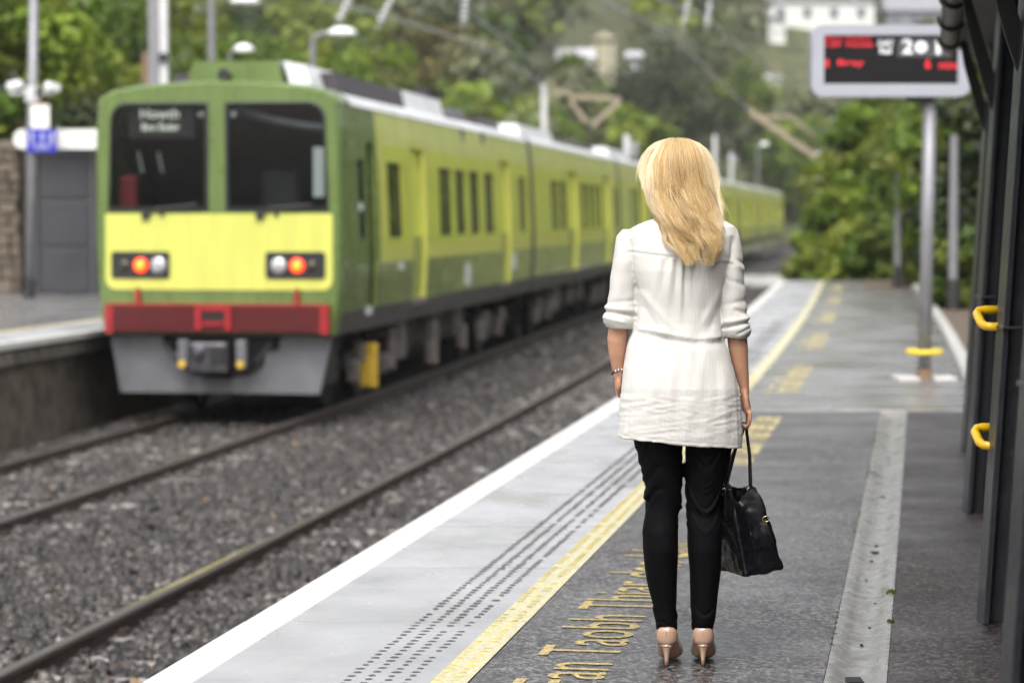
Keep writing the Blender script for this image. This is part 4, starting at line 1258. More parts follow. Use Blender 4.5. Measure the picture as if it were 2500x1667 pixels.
wire('overhead wire crossing the middle of the hillside', [(1560, -20, 66), (1720, 40, 72), (1900, 190, 90), (2010, 385, 100)], .032, ((1675, 30, 70, .2), (1730, 35, 71, .1)))

# ================================================================== FAR PLATFORM FURNITURE
Yp = 40.0
p = at(72, 728, Yp); pt_ = at(83, -40, Yp)
t = thing('camera_pole', 'tall grey pole with two white security cameras on the far platform', 'pole', (p.x, Yp, FZ))
H = pt_.z - FZ; lean = pt_.x - p.x
mb = MB(); mb.tube([(0, 0, 0), (lean * .5, 0, H * .5), (lean, 0, H)], [.088, .085, .07], 14); mb.build('post', M_galv, t, True)
mb = MB(); mb.tube([(0, 0, 0), (.01, 0, .32)], .10, 14); mb.build('post_base', M_postblack, t)
zc_ = at(78, 232, Yp).z - FZ; xl_ = lean * zc_ / H
mb = MB(); mb.tube([(xl_ - .36, -.08, zc_ + .02), (xl_ + .36, -.08, zc_ + .02)], .035, 8); mb.tube([(xl_, 0, zc_ - .12), (xl_, 0, zc_ + .14)], .13, 12); mb.build('camera_bracket', M_galv_pale, t)
for sd, (px, py), yaw in ((-1, (36, 209), -.5), (1, (128, 214), 1.0)):
    c = at(px, py, Yp - .1) - Vector((p.x, Yp, FZ))
    Mr = Matrix.Rotation(yaw if sd < 0 else yaw, 3, 'Z')
    mb = MB(); mb.box(c, (.28, .13, .14), bev=.035, M=Mr @ Matrix.Rotation(R(10) * sd, 3, 'Y')); cb_ = mb.build('security_camera', M_lampwhite, t)
    mb = MB(); mb.tube([c + Vector((-.17 * (1 if sd < 0 else .9), -.06, -.05)), c + Vector((-.26, -.08, -.08))], .06, 10); mb.build('camera_lens', M_rubber, cb_)
def board(name, label, cat, px0, px1, py0, py1, Y, m, th=.03, r=.01, tilt=0):
    a, b = at(px0, py1, Y), at(px1, py0, Y); w, h = b.x - a.x, b.z - a.z
    o = thing(name, label, cat, ((a.x + b.x) / 2, Y, a.z))
    mb = MB(); mb.prism(rrect(-w/2, w/2, 0, h, r, 5, r), -th / 2, th / 2); mb.build('panel', m, o)
    return o, w, h
M_bluesign = mat('blue_sign', (.012, .018, .36), .4, var=.08)
M_signwhite = mat('white_sign', (.72, .72, .70), .45, var=.04)
M_signtext = mat('grey_sign_letters', (.22, .23, .25), .6)
M_signpic = mat('white_pictogram', (.40, .40, .55), .5)
bs, w, h = board('direction_sign', 'blue sign with white pictograms on the camera pole', 'sign', 66, 138, 316, 372, Yp - .14, M_bluesign)
for i, x in enumerate((-.155, .01, .165)):
    mb = MB(); mb.tube([(x, -.022, h * .80), (x, -.018, h * .80)], .028, 12)
    mb.box((x, -.02, h * .62), (.055, .008, .10)); mb.box((x - .014, -.02, h * .45), (.02, .008, .10)); mb.box((x + .014, -.02, h * .45), (.02, .008, .10))
    if i == 2: mb.torus((x - .01, -.02, h * .50), .04, .008, 'Y', 14, 5)
    mb.build('pictogram', M_signpic, bs)
for i in range(2):
    mb = MB(); mb.box((0, -.02, h * (.26 - .11 * i)), (w * (.55 - .1 * i), .008, .018)); mb.build('pictogram_bar', M_signpic, bs)
ws, w, h = board('notice_sign', 'small white notice above the blue sign on the camera pole', 'sign', 76, 120, 252, 314, Yp - .13, M_signwhite)
mb = MB(); mb.tube([(0, -.022, h * .62), (0, -.017, h * .62)], .04, 14); mb.build('notice_symbol', M_signtext, ws)
mb = MB(); mb.box((0, -.018, h * .97), (w, .008, .02)); mb.build('red_top_edge', M_red, ws)
ns, w, h = board('station_name_board', 'long white rounded station name board behind the camera pole', 'sign', 34, 330, 316, 364, Yp + .25, M_signwhite, .06, .15)
fit_text('Killiney', .36, .085, Matrix.Translation((-w * .5 + 1.0, -.034, h * .34)) @ Matrix.Rotation(R(90), 4, 'X'), 'name_lettering', M_signtext, ns)
for x in (-w * .36, w * .42):
    mb = MB(); mb.tube([(x, .06, -2.2), (x, .06, h * .6)], .04, 10); mb.build('board_post', M_galv, ns)
M_shed = mat('dark_grey_panel', (.042, .042, .050), .45, var=.12, vscale=2)
M_shedframe = mat('grey_panel_frame', (.075, .075, .085), .45, var=.1)
a, b = at(84, 735, 42), at(236, 372, 42)
t = thing('platform_shelter', 'dark grey panelled shelter behind the station name board', 'shelter', (a.x, 42, FZ)); W_, H_ = b.x - a.x + 1.2, b.z - FZ
mb = MB(); mb.box((W_ / 2, .8, H_ / 2 + .1), (W_, 1.4, H_ + .2)); mb.build('back_box', M_shedframe, t)
for k in range(3):
    for c in range(2):
        mb = MB(); mb.box((.52 + c * 1.0, .085, H_ * (k + .5) / 3), (.86, .05, H_ / 3 - .07), bev=.008); mb.build('panel', M_shed, t)
for x in (.03, 1.02): 
    mb = MB(); mb.box((x, .06, H_ / 2), (.07, .1, H_)); mb.build('frame_post', M_shedframe, t)
mb = MB(); mb.box((W_ / 2, .6, H_ + .26), (W_ + .3, 1.9, .1)); mb.build('roof', M_shed, t)
# stone wall at the far left, stones laid one by one
M_rubble = mat('rubble_stone', (.15, .12, .09), .8, var=.35, vscale=6, bump=.02, bscale=15, rnd=.3)
a = at(-60, 735, 43.0)
t = thing('stone_wall', 'brown rubble stone wall left of the dark grey shelter', 'wall', (a.x - 1.2, 43, FZ))
Ht = at(20, 345, 43).z - FZ; Lw = at(52, 700, 43).x - a.x + 1.2
mb = MB(); mb.box((Lw / 2, .3, Ht / 2), (Lw - .05, .4, Ht - .05)); mb.build('mortar_core', M_soil, t)
sb = [MB().box((0, 0, 0), (1, .2, 1), bev=.06).mesh('stone') for _ in range(1)]
sb[0].materials.append(M_rubble)
z = 0
while z < Ht - .1:
    hh = random.uniform(.14, .24); x = -.02
    while x < Lw - .1:
        ll = min(random.uniform(.2, .45), Lw - x)
        o = link('stone', sb[0], M_rubble, t); o.location = (x + ll / 2, .08 + random.uniform(-.02, .02), z + hh / 2); o.scale = (ll - .02, 1, hh - .02)
        x += ll
    z += hh
# ================================================================== NEAR PLATFORM FURNITURE
# display board on its post
Yd = 21.8
a, b = at(1977, 238, Yd), at(2364, 64, Yd)
pb = at(2256, 925, Yd)
M_frame = mat('pale_grey_display_frame', (.31, .32, .36), .4, var=.04, vscale=3)
M_screen = mat('dark_display_glass', (.010, .009, .010), .3, spec=.2)
M_led = mat('red_led', (.5, .01, .02), .5, emit=(.9, .02, .05), estr=.30)
M_ledoff = mat('white_display_print', (.75, .75, .76), .5, emit=(.8, .8, .82), estr=.08)
M_plate = mat('display_dark_plate', (.06, .06, .065), .4)
M_pyel = mat('yellow_hoop_paint', (.62, .47, .02), .4, var=.1, vscale=9)
t = thing('display_board', 'electronic departure board with pale grey frame on a grey post', 'display board', (pb.x, Yd, 0))
w, h = b.x - a.x, b.z - a.z; cx, cz = (a.x + b.x) / 2 - pb.x, (a.z + b.z) / 2
O = rrect(cx - w/2, cx + w/2, cz - h/2, cz + h/2, .10, 6, .10); 
sx0, sx1 = at(2008, 0, Yd).x - pb.x, at(2334, 0, Yd).x - pb.x; sz0, sz1 = at(0, 207, Yd).z, at(0, 89, Yd).z
I = [(max(sx0, min(sx1, x)), max(sz0, min(sz1, z))) for x, z in O]
mb = MB(); mb.loft([[(x, -.10, z) for x, z in I], [(x, -.14, z) for x, z in I], [(x, -.14, z) for x, z in O], [(x, .12, z) for x, z in O]], 0, cap=False)
mb.add([(x, .12, z) for x, z in O], [tuple(range(len(O)))])
fr_ = mb.build('frame', M_frame, t, angle=35)
mb = MB(); mb.box(((sx0 + sx1) / 2, -.085, (sz0 + sz1) / 2), (sx1 - sx0 + .02, .02, sz1 - sz0 + .02)); scn = mb.build('screen', M_screen, t)
def dtext(s, px0, px1, py0, py1, m, bold=0.0):
    q0, q1 = at(px0, py1, Yd), at(px1, py0, Yd)
    M = Matrix.Translation((q0.x - pb.x, -.097, q0.z)) @ Matrix.Rotation(R(90), 4, 'X')
    return fit_text(s, q1.x - q0.x, q1.z - q0.z, M, 'display_text', m, scn, bold)
dtext('Binn Eadair', 2012, 2126, 90, 102, M_led, .02)
dtext('1:09  Howth', 2012, 2128, 105, 117, M_led, .02)
dtext('1', 2012, 2020, 148, 166, M_led, .02); dtext('Bray', 2042, 2106, 148, 166, M_led, .02)
dtext('6', 2254, 2268, 145, 170, M_led, .02); dtext('mins', 2288, 2332, 152, 170, M_led, .02)
dtext('DART', 2140, 2178, 99, 116, M_ledoff, .03)
dtext('Rail', 2144, 2172, 120, 134, M_ledoff, .03)
q0, q1 = at(2186, 141, Yd), at(2318, 92, Yd)
mb = MB(); mb.box(((q0.x + q1.x) / 2 - pb.x, -.094, (q0.z + q1.z) / 2), (q1.x - q0.x, .006, q1.z - q0.z)); mb.build('platform_number_plate', M_plate, scn)
def dt2(s, px0, px1, py0, py1): 
    o = dtext(s, px0, px1, py0, py1, M_ledoff, .03); o.location = (0, -.006, 0)
dt2('2', 2198, 2224, 97, 134); dt2('1', 2280, 2292, 100, 135)
c = at(2244, 117, Yd); mb = MB(); mb.tube([(c.x - pb.x, -.103, c.z), (c.x - pb.x, -.099, c.z)], .055, 16); mb.build('display_dot', M_ledoff, scn)
ph = cz - h / 2; lean = at(2270, 300, Yd).x - pb.x
mb = MB(); mb.tube([(0, 0, 0), (lean * .5, 0, ph * .5), (lean, 0, ph + .06)], [.062, .06, .058], 16); mb.build('post', M_galv, t, True)
mb = MB(); mb.box((lean - .10, 0, ph - .02), (.22, .12, .05)); mb.build('post_bracket', M_postblack, t)
mb = MB(); mb.tube([(0, 0, -.01), (0, 0, .10)], .072, 14); mb.build('post_base', M_brownpost, t)
zh = at(0, 859, Yd).z
mb = MB(); mb.torus((.0, 0, zh), .145, .026, 'Z', 28, 10)
for k in range(3):
    an = k * 2.094 + .5; mb.tube([(.05 * math.cos(an), .05 * math.sin(an), zh), (.14 * math.cos(an), .14 * math.sin(an), zh)], .014, 6)
mb.build('yellow_hoop', M_pyel, t, True)
M_slab = mat('pale_foundation_slab', (.48, .47, .45), .45, var=.15, vscale=6)
for sd in (-1, 1):
    mb = MB(); mb.box((sd * .165, 0, .012), (.20, .42, .026), bev=.006); mb.build('foundation_slab', M_slab, t)

# shelter: columns, beam, gutter, roof, back wall
M_col = mat('dark_grey_gloss_paint', (.024, .026, .032), .42, var=.25, vscale=8, bump=.004, bscale=26, coat=.1)
M_colin = mat('dark_shelter_panel', (.020, .020, .023), .5, var=.2, vscale=3)
M_gutter = mat('brown_gutter', (.055, .045, .038), .5, var=.3, vscale=6)
M_strap = mat('black_gutter_strap', (.010, .010, .011), .5)
M_eave = mat('dark_eave_boards', (.010, .0095, .0095), .6, var=.3, vscale=5)
M_handle = mat('yellow_handle_paint', (.78, .47, .008), .30, var=.08, vscale=10, coat=.4)
sh = thing('platform_shelter', 'dark grey canopy shelter along the right side of the near platform', 'shelter', (xe(10) + 2.7, 10, 0))
SO = Vector((xe(10) + 2.7, 10, 0))
LEAN = .058
def column(y, dx=0.0):
    b = Vector((xe(y) + 2.68 + dx, y, 0)) - SO
    mb = MB()
    Ht = 2.75
    def fl(cx, w, d, yo=0):
        rings = []
        for z in (0, .6, 1.2, 1.8, 2.4, Ht):
            x = b.x + cx + LEAN * z
            rings.append([(x - w/2, b.y - d/2 + yo, z), (x + w/2, b.y - d/2 + yo, z), (x + w/2, b.y + d/2 + yo, z), (x - w/2, b.y + d/2 + yo, z)])
        mb.loft(rings)
    fl(.012, .024, .13); fl(.056, .064, .024); fl(.100, .024, .13)
    c = mb.build('column', M_col, sh)
    bv = c.modifiers.new('b', 'BEVEL'); bv.width = .004; bv.segments = 2
    for z in (1.075,):
        m2 = MB(); x = b.x + .012 + LEAN * z
        m2.box((x + .018, b.y - .072, z), (.075, .03, .014), bev=.005); m2.box((x - .012, b.y, z), (.012, .15, .014), bev=.003); m2.build('strap', M_col, c)
    m3 = MB(); x = b.x + LEAN * 2.1
    m3.loft([[(x + .01, b.y + s_, 1.95), (x + .01, b.y + s_, 2.15), (x - .10, b.y + s_, 2.50), (x - .12, b.y + s_, 2.56), (x - .16, b.y + s_, 2.56), (x - .13, b.y + s_, 2.40), (x - .05, b.y + s_, 2.12)] for s_ in (-.012, .012)])
    m3.build('bracket', M_eave, c)
    return c, b
cols = {}
for y, dx in ((5.75, -.03), (8.75, 0), (12.0, .0), (15.1, .04)):
    cols[y] = column(y, dx)
def handle(y, z, px0):
    c, b = cols[y]
    xa = b.x + .012 + LEAN * z; x1 = at(px0 + 14, 800, y + .13).x - SO.x
    mb = MB()
    pts = []
    zf, zn = z + .030, z - .012
    b = b + Vector((0, .13, 0))
    L0 = [(xa + .03, b.y + .05, zf), (x1 + .035, b.y + .05, zf), (x1 + .012, b.y + .045, zf - .004), (x1, b.y + .02, zf - .014), (x1 + .004, b.y - .05, zn - .004), (x1 + .014, b.y - .075, zn - .012), (x1 + .036, b.y - .085, zn - .014), (xa + .03, b.y - .085, zn - .014)]
    mb.tube(L0, .0165, 12); mb.build('yellow_handle', M_handle, sh, True)
handle(8.75, 1.10, 2373); handle(8.75, .665, 2371)
# eave gutter with straps, roof and boards
def eave(y): return .1735 * y + .05
mb = MB()
gy0, gy1 = -3.0, 16.3; zg = 2.62
def gut(y, r, z=zg): return [(eave(y) + r * math.cos(a) - SO.x + .055, y - SO.y, z + r * math.sin(a)) for a in [math.pi * (k / 10) + math.pi for k in range(11)]] 
mb.loft([gut(y, .058) for y in ys_range(gy0, gy1, 1.2)] , cap=False, closed=False)
ga = mb.build('gutter', M_gutter, sh, True); so_ = ga.modifiers.new('s', 'SOLIDIFY'); so_.thickness = .006
y = 1.9
while y < gy1:
    mb = MB(); mb.loft([gut(y - .06, .068), gut(y + .06, .068)], cap=False, closed=False); q = mb.build('gutter_strap', M_strap, ga); q.modifiers.new('s', 'SOLIDIFY').thickness = .02
    y += 1.52
def run(poly, ya, yb, name, m, st=2.0):
    mb = MB(); mb.loft([[(eave(y) + a - SO.x, y - SO.y, z) for a, z in poly] for y in ys_range(ya, yb, st)]); return mb.build(name, m, sh)
run([(.12, 2.58), (.135, 2.58), (.135, 2.72), (.12, 2.72)], -3, 16.25, 'fascia_board', M_gutter)
run([(.14, 2.55), (.66, 2.50), (.66, 2.74), (.14, 2.74)], -3, 16.25, 'eave_beam', M_eave)
run([(.02, 2.745), (3.6, 3.15), (3.6, 3.21), (.0, 2.80)], -3, 16.4, 'roof', M_eave)
run([(1.75, -.05), (1.85, -.05), (1.85, 2.95), (1.75, 2.95)], -3, 16.2, 'back_wall', M_colin)
# ================================================================== THE WOMAN
M_skin = mat('skin', (.50, .27, .175), .45, var=.08, vscale=14, bump=.0006, bscale=180, spec=.35)
M_skin.node_tree.nodes['Principled BSDF'].inputs['Subsurface Weight'].default_value = .15
M_skin.node_tree.nodes['Principled BSDF'].inputs['Subsurface Radius'].default_value = (.012, .005, .003)
M_trouser = mat('black_trouser_cloth', (.0022, .0022, .003), .75, var=.2, vscale=30, bump=.0006, bscale=260, spec=.08)
M_shoe = mat('nude_patent_leather', (.37, .235, .165), .20, var=.04, vscale=10, coat=.5)
M_heeltip = mat('heel_tip', (.03, .02, .018), .5)
M_brace = mat('black_cord', (.012, .012, .016), .5)
M_bead = mat('blue_bead', (.05, .07, .25), .2)
M_silver = mat('silver_bead', (.6, .6, .6), .2, metal=1.0)
def cloth_mat():
    m = mat('white_crinkled_cotton', (.565, .55, .52), .85, spec=.15, sheen=.1)
    nt = m.node_tree; N = nt.nodes; L = nt.links; b = N['Principled BSDF']
    tc = N.new('ShaderNodeTexCoord')
    def nz(scale, st, det):
        mp = N.new('ShaderNodeMapping'); mp.inputs['Scale'].default_value = st; L.new(tc.outputs['Object'], mp.inputs['Vector'])
        n = N.new('ShaderNodeTexNoise'); n.inputs['Scale'].default_value = scale; n.inputs['Detail'].default_value = det; n.inputs['Roughness'].default_value = .65
        L.new(mp.outputs[0], n.inputs['Vector']); return n.outputs['Fac']
    a = nz(190, (1, .7, .06), 3); c = nz(60, (1, .7, .12), 3); d = nz(330, (.3, .3, 1), 2)
    s = N.new('ShaderNodeMath'); s.operation = 'MULTIPLY_ADD'; L.new(c, s.inputs[0]); s.inputs[1].default_value = .5; L.new(a, s.inputs[2])
    s2 = N.new('ShaderNodeMath'); s2.operation = 'MULTIPLY_ADD'; L.new(d, s2.inputs[0]); s2.inputs[1].default_value = .25; L.new(s.outputs[0], s2.inputs[2])
    bp = N.new('ShaderNodeBump'); bp.inputs['Distance'].default_value = .0016; bp.inputs['Strength'].default_value = 1.0
    L.new(s2.outputs[0], bp.inputs['Height']); L.new(bp.outputs[0], b.inputs['Normal'])
    return m
M_blouse = cloth_mat()
YW = 7.92
wb = at(1665, 1621, YW); wb.z = 0
def wx(px, py=900, Y=YW): return at(px, py, Y).x - wb.x
def wz(py, Y=YW): return at(1665, py, Y).z
def rows_loft(mb, rows, n=40, p=2.3):
    """rows: (py or (py_left, py_right), px_left, px_right, y_centre, back, front)"""
    rings = []
    for r in rows:
        py = r[0]
        if isinstance(py, tuple): z = (wz(py[0]) + wz(py[1])) / 2; zt = (wz(py[1]) - wz(py[0])) / (wx(r[2]) - wx(r[1]))
        else: z = wz(py); zt = 0
        xl, xr = wx(r[1]), wx(r[2])
        rings.append(ring((xl + xr) / 2, r[3], z, (xr - xl) / 2, r[4], r[5], n, r[6] if len(r) > 6 else p, zt))
    mb.loft(rings)
    return rings
# ---------------- body: one continuous skin surface (head, arms, hands, legs)
mb = MB()
rows_loft(mb, [(352, 1640, 1688, .035, .03, .04), (360, 1621, 1706, .035, .06, .07), (378, 1610, 1717, .035, .08, .088), (405, 1605, 1722, .035, .088, .096), (435, 1606, 1721, .037, .086, .098), (462, 1611, 1716, .042, .072, .095), (485, 1618, 1709, .050, .052, .088), (503, 1628, 1699, .060, .035, .078), (514, 1640, 1688, .07, .02, .06)], 28, 2.1)
# nose, brow, lips, ears
nx_ = wx(1664)
mb.tube([(nx_, .125, wz(418)), (nx_, .142, wz(440)), (nx_, .128, wz(452))], [.008, .013, .009], 10)
mb.tube([(nx_ - .022, .118, wz(475)), (nx_, .128, wz(473)), (nx_ + .022, .118, wz(475))], [.003, .006, .003], 8)
for sd in (-1, 1):
    mb.tube([(nx_ + sd * .012, .122, wz(412)), (nx_ + sd * .045, .112, wz(410))], [.006, .005], 8)
    mb.tube([(nx_ + sd * .030, .110, wz(424)), (nx_ + sd * .031, .116, wz(424))], [.010, .006], 10)
    mb.tube([(nx_ + sd * .078, .03, wz(420)), (nx_ + sd * .084, .022, wz(432)), (nx_ + sd * .078, .03, wz(450))], [.008, .013, .007], 8)
rows_loft(mb, [(480, 1628, 1700, .02, .055, .055), (520, 1630, 1702, .012, .052, .052), (545, 1612, 1726, .01, .06, .055), (565, 1560, 1768, .015, .06, .06), (610, 1556, 1762, .015, .085, .09), (700, 1566, 1745, .015, .085, .10), (800, 1572, 1738, .015, .075, .085), (880, 1545, 1770, .015, .10, .09), (960, 1540, 1785, .015, .11, .09), (1060, 1550, 1786, .01, .10, .09)], 28)
# arms: shoulder - elbow - wrist
def limb(pts, n=18, flat=1.0, fd=None):
    mb.tube([(wx(px, py), y, wz(py)) for px, py, y, r in pts], [r for *_, r in pts], n, flat=flat, flatdir=fd)
limb([(1548, 590, .02, .030), (1534, 660, .02, .028), (1521, 740, .025, .030), (1512, 795, .03, .033), (1508, 830, .036, .0335), (1508, 865, .045, .028), (1510, 895, .055, .0215), (1512, 912, .062, .019), (1512, 922, .067, .020)])
limb([(1772, 590, .02, .030), (1784, 660, .02, .028), (1792, 740, .02, .028), (1800, 810, .022, .033), (1804, 850, .026, .0325), (1811, 900, .034, .0255), (1816, 925, .038, .021), (1820, 948, .042, .0165), (1821, 962, .045, .017)])
# hands
def palm(c0, c1, w, th, yc0, yc1):
    a = Vector((wx(*c0), yc0, wz(c0[1]))); b = Vector((wx(*c1), yc1, wz(c1[1])))
    mb.tube([a, a.lerp(b, .35), a.lerp(b, .75), b, b + (b - a) * .08], [w * .55, w * .86, w, w * .92, w * .6], 16, flat=th / w, flatdir=(1, 0, 0))
palm((1820, 950), (1827, 1006), .038, .0150, .044, .058)
for k, (yo, ln, r) in enumerate(((-.030, .82, .0072), (-.010, .95, .0080), (.012, 1.0, .0084), (.034, .92, .0082))):
    y0 = .058 + yo
    mb.tube([(wx(1828), y0, wz(1000)), (wx(1833), y0 - .004, wz(1010)), (wx(1832 + .5 * k), y0 - .004, wz(1010 + 22 * ln)), (wx(1829), y0, wz(1010 + 36 * ln)), (wx(1822), y0 + .002, wz(1012 + 40 * ln)), (wx(1816), y0 + .002, wz(1010 + 32 * ln))],
            [r * 1.05, r * 1.12, r, r * .95, r * .9, r * .75], 10)
mb.tube([(wx(1822), .080, wz(968)), (wx(1818), .106, wz(988)), (wx(1813), .112, wz(1008)), (wx(1811), .104, wz(1026))], [.012, .0115, .0095, .007], 10)
palm((1512, 915), (1513, 945), .034, .0145, .066, .082)
for k, (yo, ln, r) in enumerate(((-.027, .80, .0070), (-.009, .95, .0078), (.011, 1.0, .0082), (.030, .93, .0080))):
    y0 = .082 + yo
    mb.tube([(wx(1513), y0, wz(940)), (wx(1510), y0 + .004, wz(950)), (wx(1512), y0 + .016, wz(950 + 14 * ln)), (wx(1517), y0 + .030, wz(950 + 24 * ln)), (wx(1522), y0 + .034, wz(950 + 24 * ln))],
            [r, r * 1.1, r, r * .92, r * .75], 10)
mb.tube([(wx(1515), .098, wz(922)), (wx(1520), .122, wz(935)), (wx(1523), .130, wz(950)), (wx(1525), .132, wz(962))], [.012, .0115, .0095, .007], 10)
# legs and feet
LL = [(1040, 1555, 1664), (1110, 1564, 1662), (1201, 1583, 1662), (1250, 1582, 1656), (1300, 1578, 1650), (1384, 1584, 1648), (1430, 1591, 1646), (1476, 1600, 1646), (1520, 1608, 1650), (1545, 1610, 1648)]
RL = [(1040, 1676, 1780), (1110, 1680, 1780), (1201, 1682, 1758), (1250, 1685, 1754), (1300, 1687, 1755), (1384, 1692, 1755), (1430, 1694, 1749), (1476, 1696, 1745), (1520, 1696, 1742), (1545, 1696, 1738)]
for LEG in (LL, RL):
    rows_loft(mb, [(py, a + 9 * (py < 1500), b - 9 * (py < 1500), .006, (b - a) / 738 * .42, (b - a) / 738 * .42) for py, a, b in LEG], 24, 2.1)
for hx in (1627, 1716):
    mb.tube([(wx(hx), -.02, wz(1530)), (wx(hx + 2), -.005, .095), (wx(hx + 6), .06, .058), (wx(hx + 10), .11, .03)], [.030, .031, .028, .022], 12)
bm_ = remesh(mb, .0036, 3, 'person')
person = link('person', bm_, M_skin); person.location = wb
tag(person, 'blonde woman in white blouse and black trousers, seen from behind on the platform', 'person')

# ---------------- trousers
mb = MB()
TL = [(1055, 1546, 1669), (1076, 1547, 1668), (1110, 1557, 1668), (1156, 1568, 1668.5), (1201, 1577, 1668), (1233, 1579, 1666), (1247, 1576, 1663), (1261, 1573, 1660), (1293, 1570, 1658), (1339, 1571, 1658), (1384, 1576, 1656), (1430, 1583.5, 1654), (1476, 1595, 1653.5), (1512, 1600, 1656.5), (1528, 1602, 1657), (1535, 1604, 1656)]
TR = [(1055, 1673, 1793), (1092, 1674, 1791), (1110, 1674, 1787), (1156, 1673, 1776), (1201, 1675, 1765.5), (1233, 1675, 1763), (1247, 1678, 1761), (1293, 1679, 1763), (1339, 1680, 1763), (1384, 1684, 1762), (1430, 1686, 1757), (1476, 1688, 1753), (1512, 1688, 1748.5), (1528, 1690, 1746), (1537, 1693, 1743)]
for T in (TL, TR):
    rows = []
    for py, a, b in T:
        w_ = (b - a) / 738
        k = np.interp(py, [1055, 1150, 1240, 1320, 1400, 1530], [.60, .56, .56, .66, .62, .60])
        yc = np.interp(py, [1055, 1240, 1320, 1530], [.01, .012, -.005, -.005])
        rows.append((py, a, b, float(yc), w_ * float(k), w_ * .55))
    rows_loft(mb, rows, 36, 2.15)
rows_loft(mb, [(960, 1545, 1785, .012, .118, .10), (1000, 1540, 1792, .012, .12, .10), (1050, 1544, 1794, .012, .105, .095), (1066, 1552, 1788, .012, .09, .085)], 36)
tm = remesh(mb, .0045, 3, 'trousers')
V = get_v(tm); Nn = get_n(tm)
zz = V[:, 2]
kn = np.exp(-((zz - wz(1232)) / .07) ** 2); an = np.exp(-((zz - wz(1505)) / .05) ** 2); th = np.exp(-((zz - wz(1120)) / .08) ** 2)
q = np.c_[V[:, 0] * 5, V[:, 1] * 5, zz * 46 + 6 * np.sin(V[:, 0] * 22)]
d = (np.abs(vnoise(q, 1.0, 2)) - .35) * (.015 * kn + .011 * an + .006 * th)
q2 = np.c_[V[:, 0] * 14, V[:, 1] * 14, zz * 9]
d += vnoise(q2, 1.0, 4) * .0018
d += (np.abs(zz - wz(1527)) < .004) * -.0012
put_v(tm, V + Nn * d[:, None])
link('trousers', tm, M_trouser, person)

# ---------------- blouse
mb = MB()
rows_loft(mb, [(522, 1618, 1712, .012, .062, .05), (532, 1600, 1740, .012, .072, .06), (541, 1575, 1772, .012, .080, .065), (553, 1545, 1792, .012, .088, .075), (575, 1526, 1800, .012, .100, .09), (620, 1528, 1792, .012, .113, .11), (660, 1537, 1777, .012, .118, .12), (705, 1551, 1763, .012, .114, .125), (750, 1553, 1757, .012, .106, .115), (790, 1550, 1760, .012, .102, .11), (812, 1543, 1764, .012, .104, .11), (850, 1529, 1777, .012, .117, .115),
                ((896, 900), 1521, 1793, .012, .130, .12), ((940, 948), 1517, 1806, .012, .139, .12), ((986, 998), 1514, 1812, .012, .138, .12), ((1030, 1050), 1511, 1814, .012, .134, .12), ((1062, 1088), 1508, 1814, .012, .130, .118), ((1066, 1092), 1507, 1815, .012, .130, .118),
                ((1066, 1092), 1516, 1806, .012, .120, .108), ((1020, 1046), 1520, 1800, .012, .115, .10)], 48, 2.45)
SL = [(560, 1520, 1556, .02, .035, .035), (578, 1506, 1560, .02, .055, .052), (605, 1500, 1560, .02, .064, .06), (640, 1496, 1558, .02, .066, .062), (690, 1489.5, 1556, .022, .064, .062), (735, 1483, 1555, .025, .060, .062), (757, 1477, 1555, .027, .061, .063), (774, 1471.5, 1554.5, .028, .064, .065), (788, 1472.5, 1553.5, .03, .064, .064), (799, 1480, 1550, .031, .058, .058), (803, 1486, 1546, .031, .052, .052)]
SR = [(558, 1772, 1798, .02, .035, .035), (578, 1758, 1806, .02, .055, .052), (605, 1756, 1810, .02, .064, .06), (640, 1756, 1814, .02, .066, .062), (690, 1756, 1817.5, .02, .064, .062), (735, 1755.5, 1820, .02, .060, .062), (765, 1755, 1825, .02, .060, .062), (790, 1754, 1832, .02, .063, .064), (806, 1754.5, 1835, .022, .064, .064), (818, 1758, 1832, .024, .060, .06), (826, 1766, 1824, .024, .052, .052)]
rows_loft(mb, SL, 36, 2.2); rows_loft(mb, SR, 36, 2.2)
# collar band under the hair
mb.tube([(wx(1665) + .062 * math.cos(a), .012 - .062 * math.sin(a) * 1.0, wz(518) + .006 * math.cos(2 * a)) for a in np.linspace(0, math.pi, 13)], .011, 8)
bl = remesh(mb, .0042, 2, 'blouse')
V = get_v(bl); Nn = get_n(bl)
PX = 1665 + (V[:, 0]) * 738.0 / 1.0          # photograph-like columns and rows of each vertex
PY = np.interp(V[:, 2], [wz(1200), wz(300)], [1200, 300])
back = np.clip(-Nn[:, 1], 0, 1) ** .7
torso = np.clip((PX - 1548) / 14, 0, 1) * np.clip((1764 - PX) / 14, 0, 1)
torso = np.where(PY > 830, 1, torso)
def G(a, s): return np.exp(-(a / s) ** 2)
d = np.zeros(len(V))
# yoke seam and gathers under it
ys_ = 613 + (PX - 1535) * (642 - 613) / 240.0
inY = (PX > 1532) & (PX < 1784)
d += -.0030 * G(PY - ys_, 2.6) * inY * back + .0016 * G(PY - ys_ + 6, 5) * inY * back
below = np.clip((PY - ys_) / 6, 0, 1) * G(np.maximum(0, PY - ys_), 95)
gat = sum(a * G(PX - (c + (PY - 640) * sl), w) for c, a, w, sl in ((1632, .0060, 5.5, -.10), (1644, -.0055, 5, -.05), (1655, .0070, 5, -.02), (1664, -.0065, 4, .0), (1672, .0045, 6, .05), (1618, -.0035, 7, -.16), (1604, .003, 8, -.22)))
d += gat * below * back
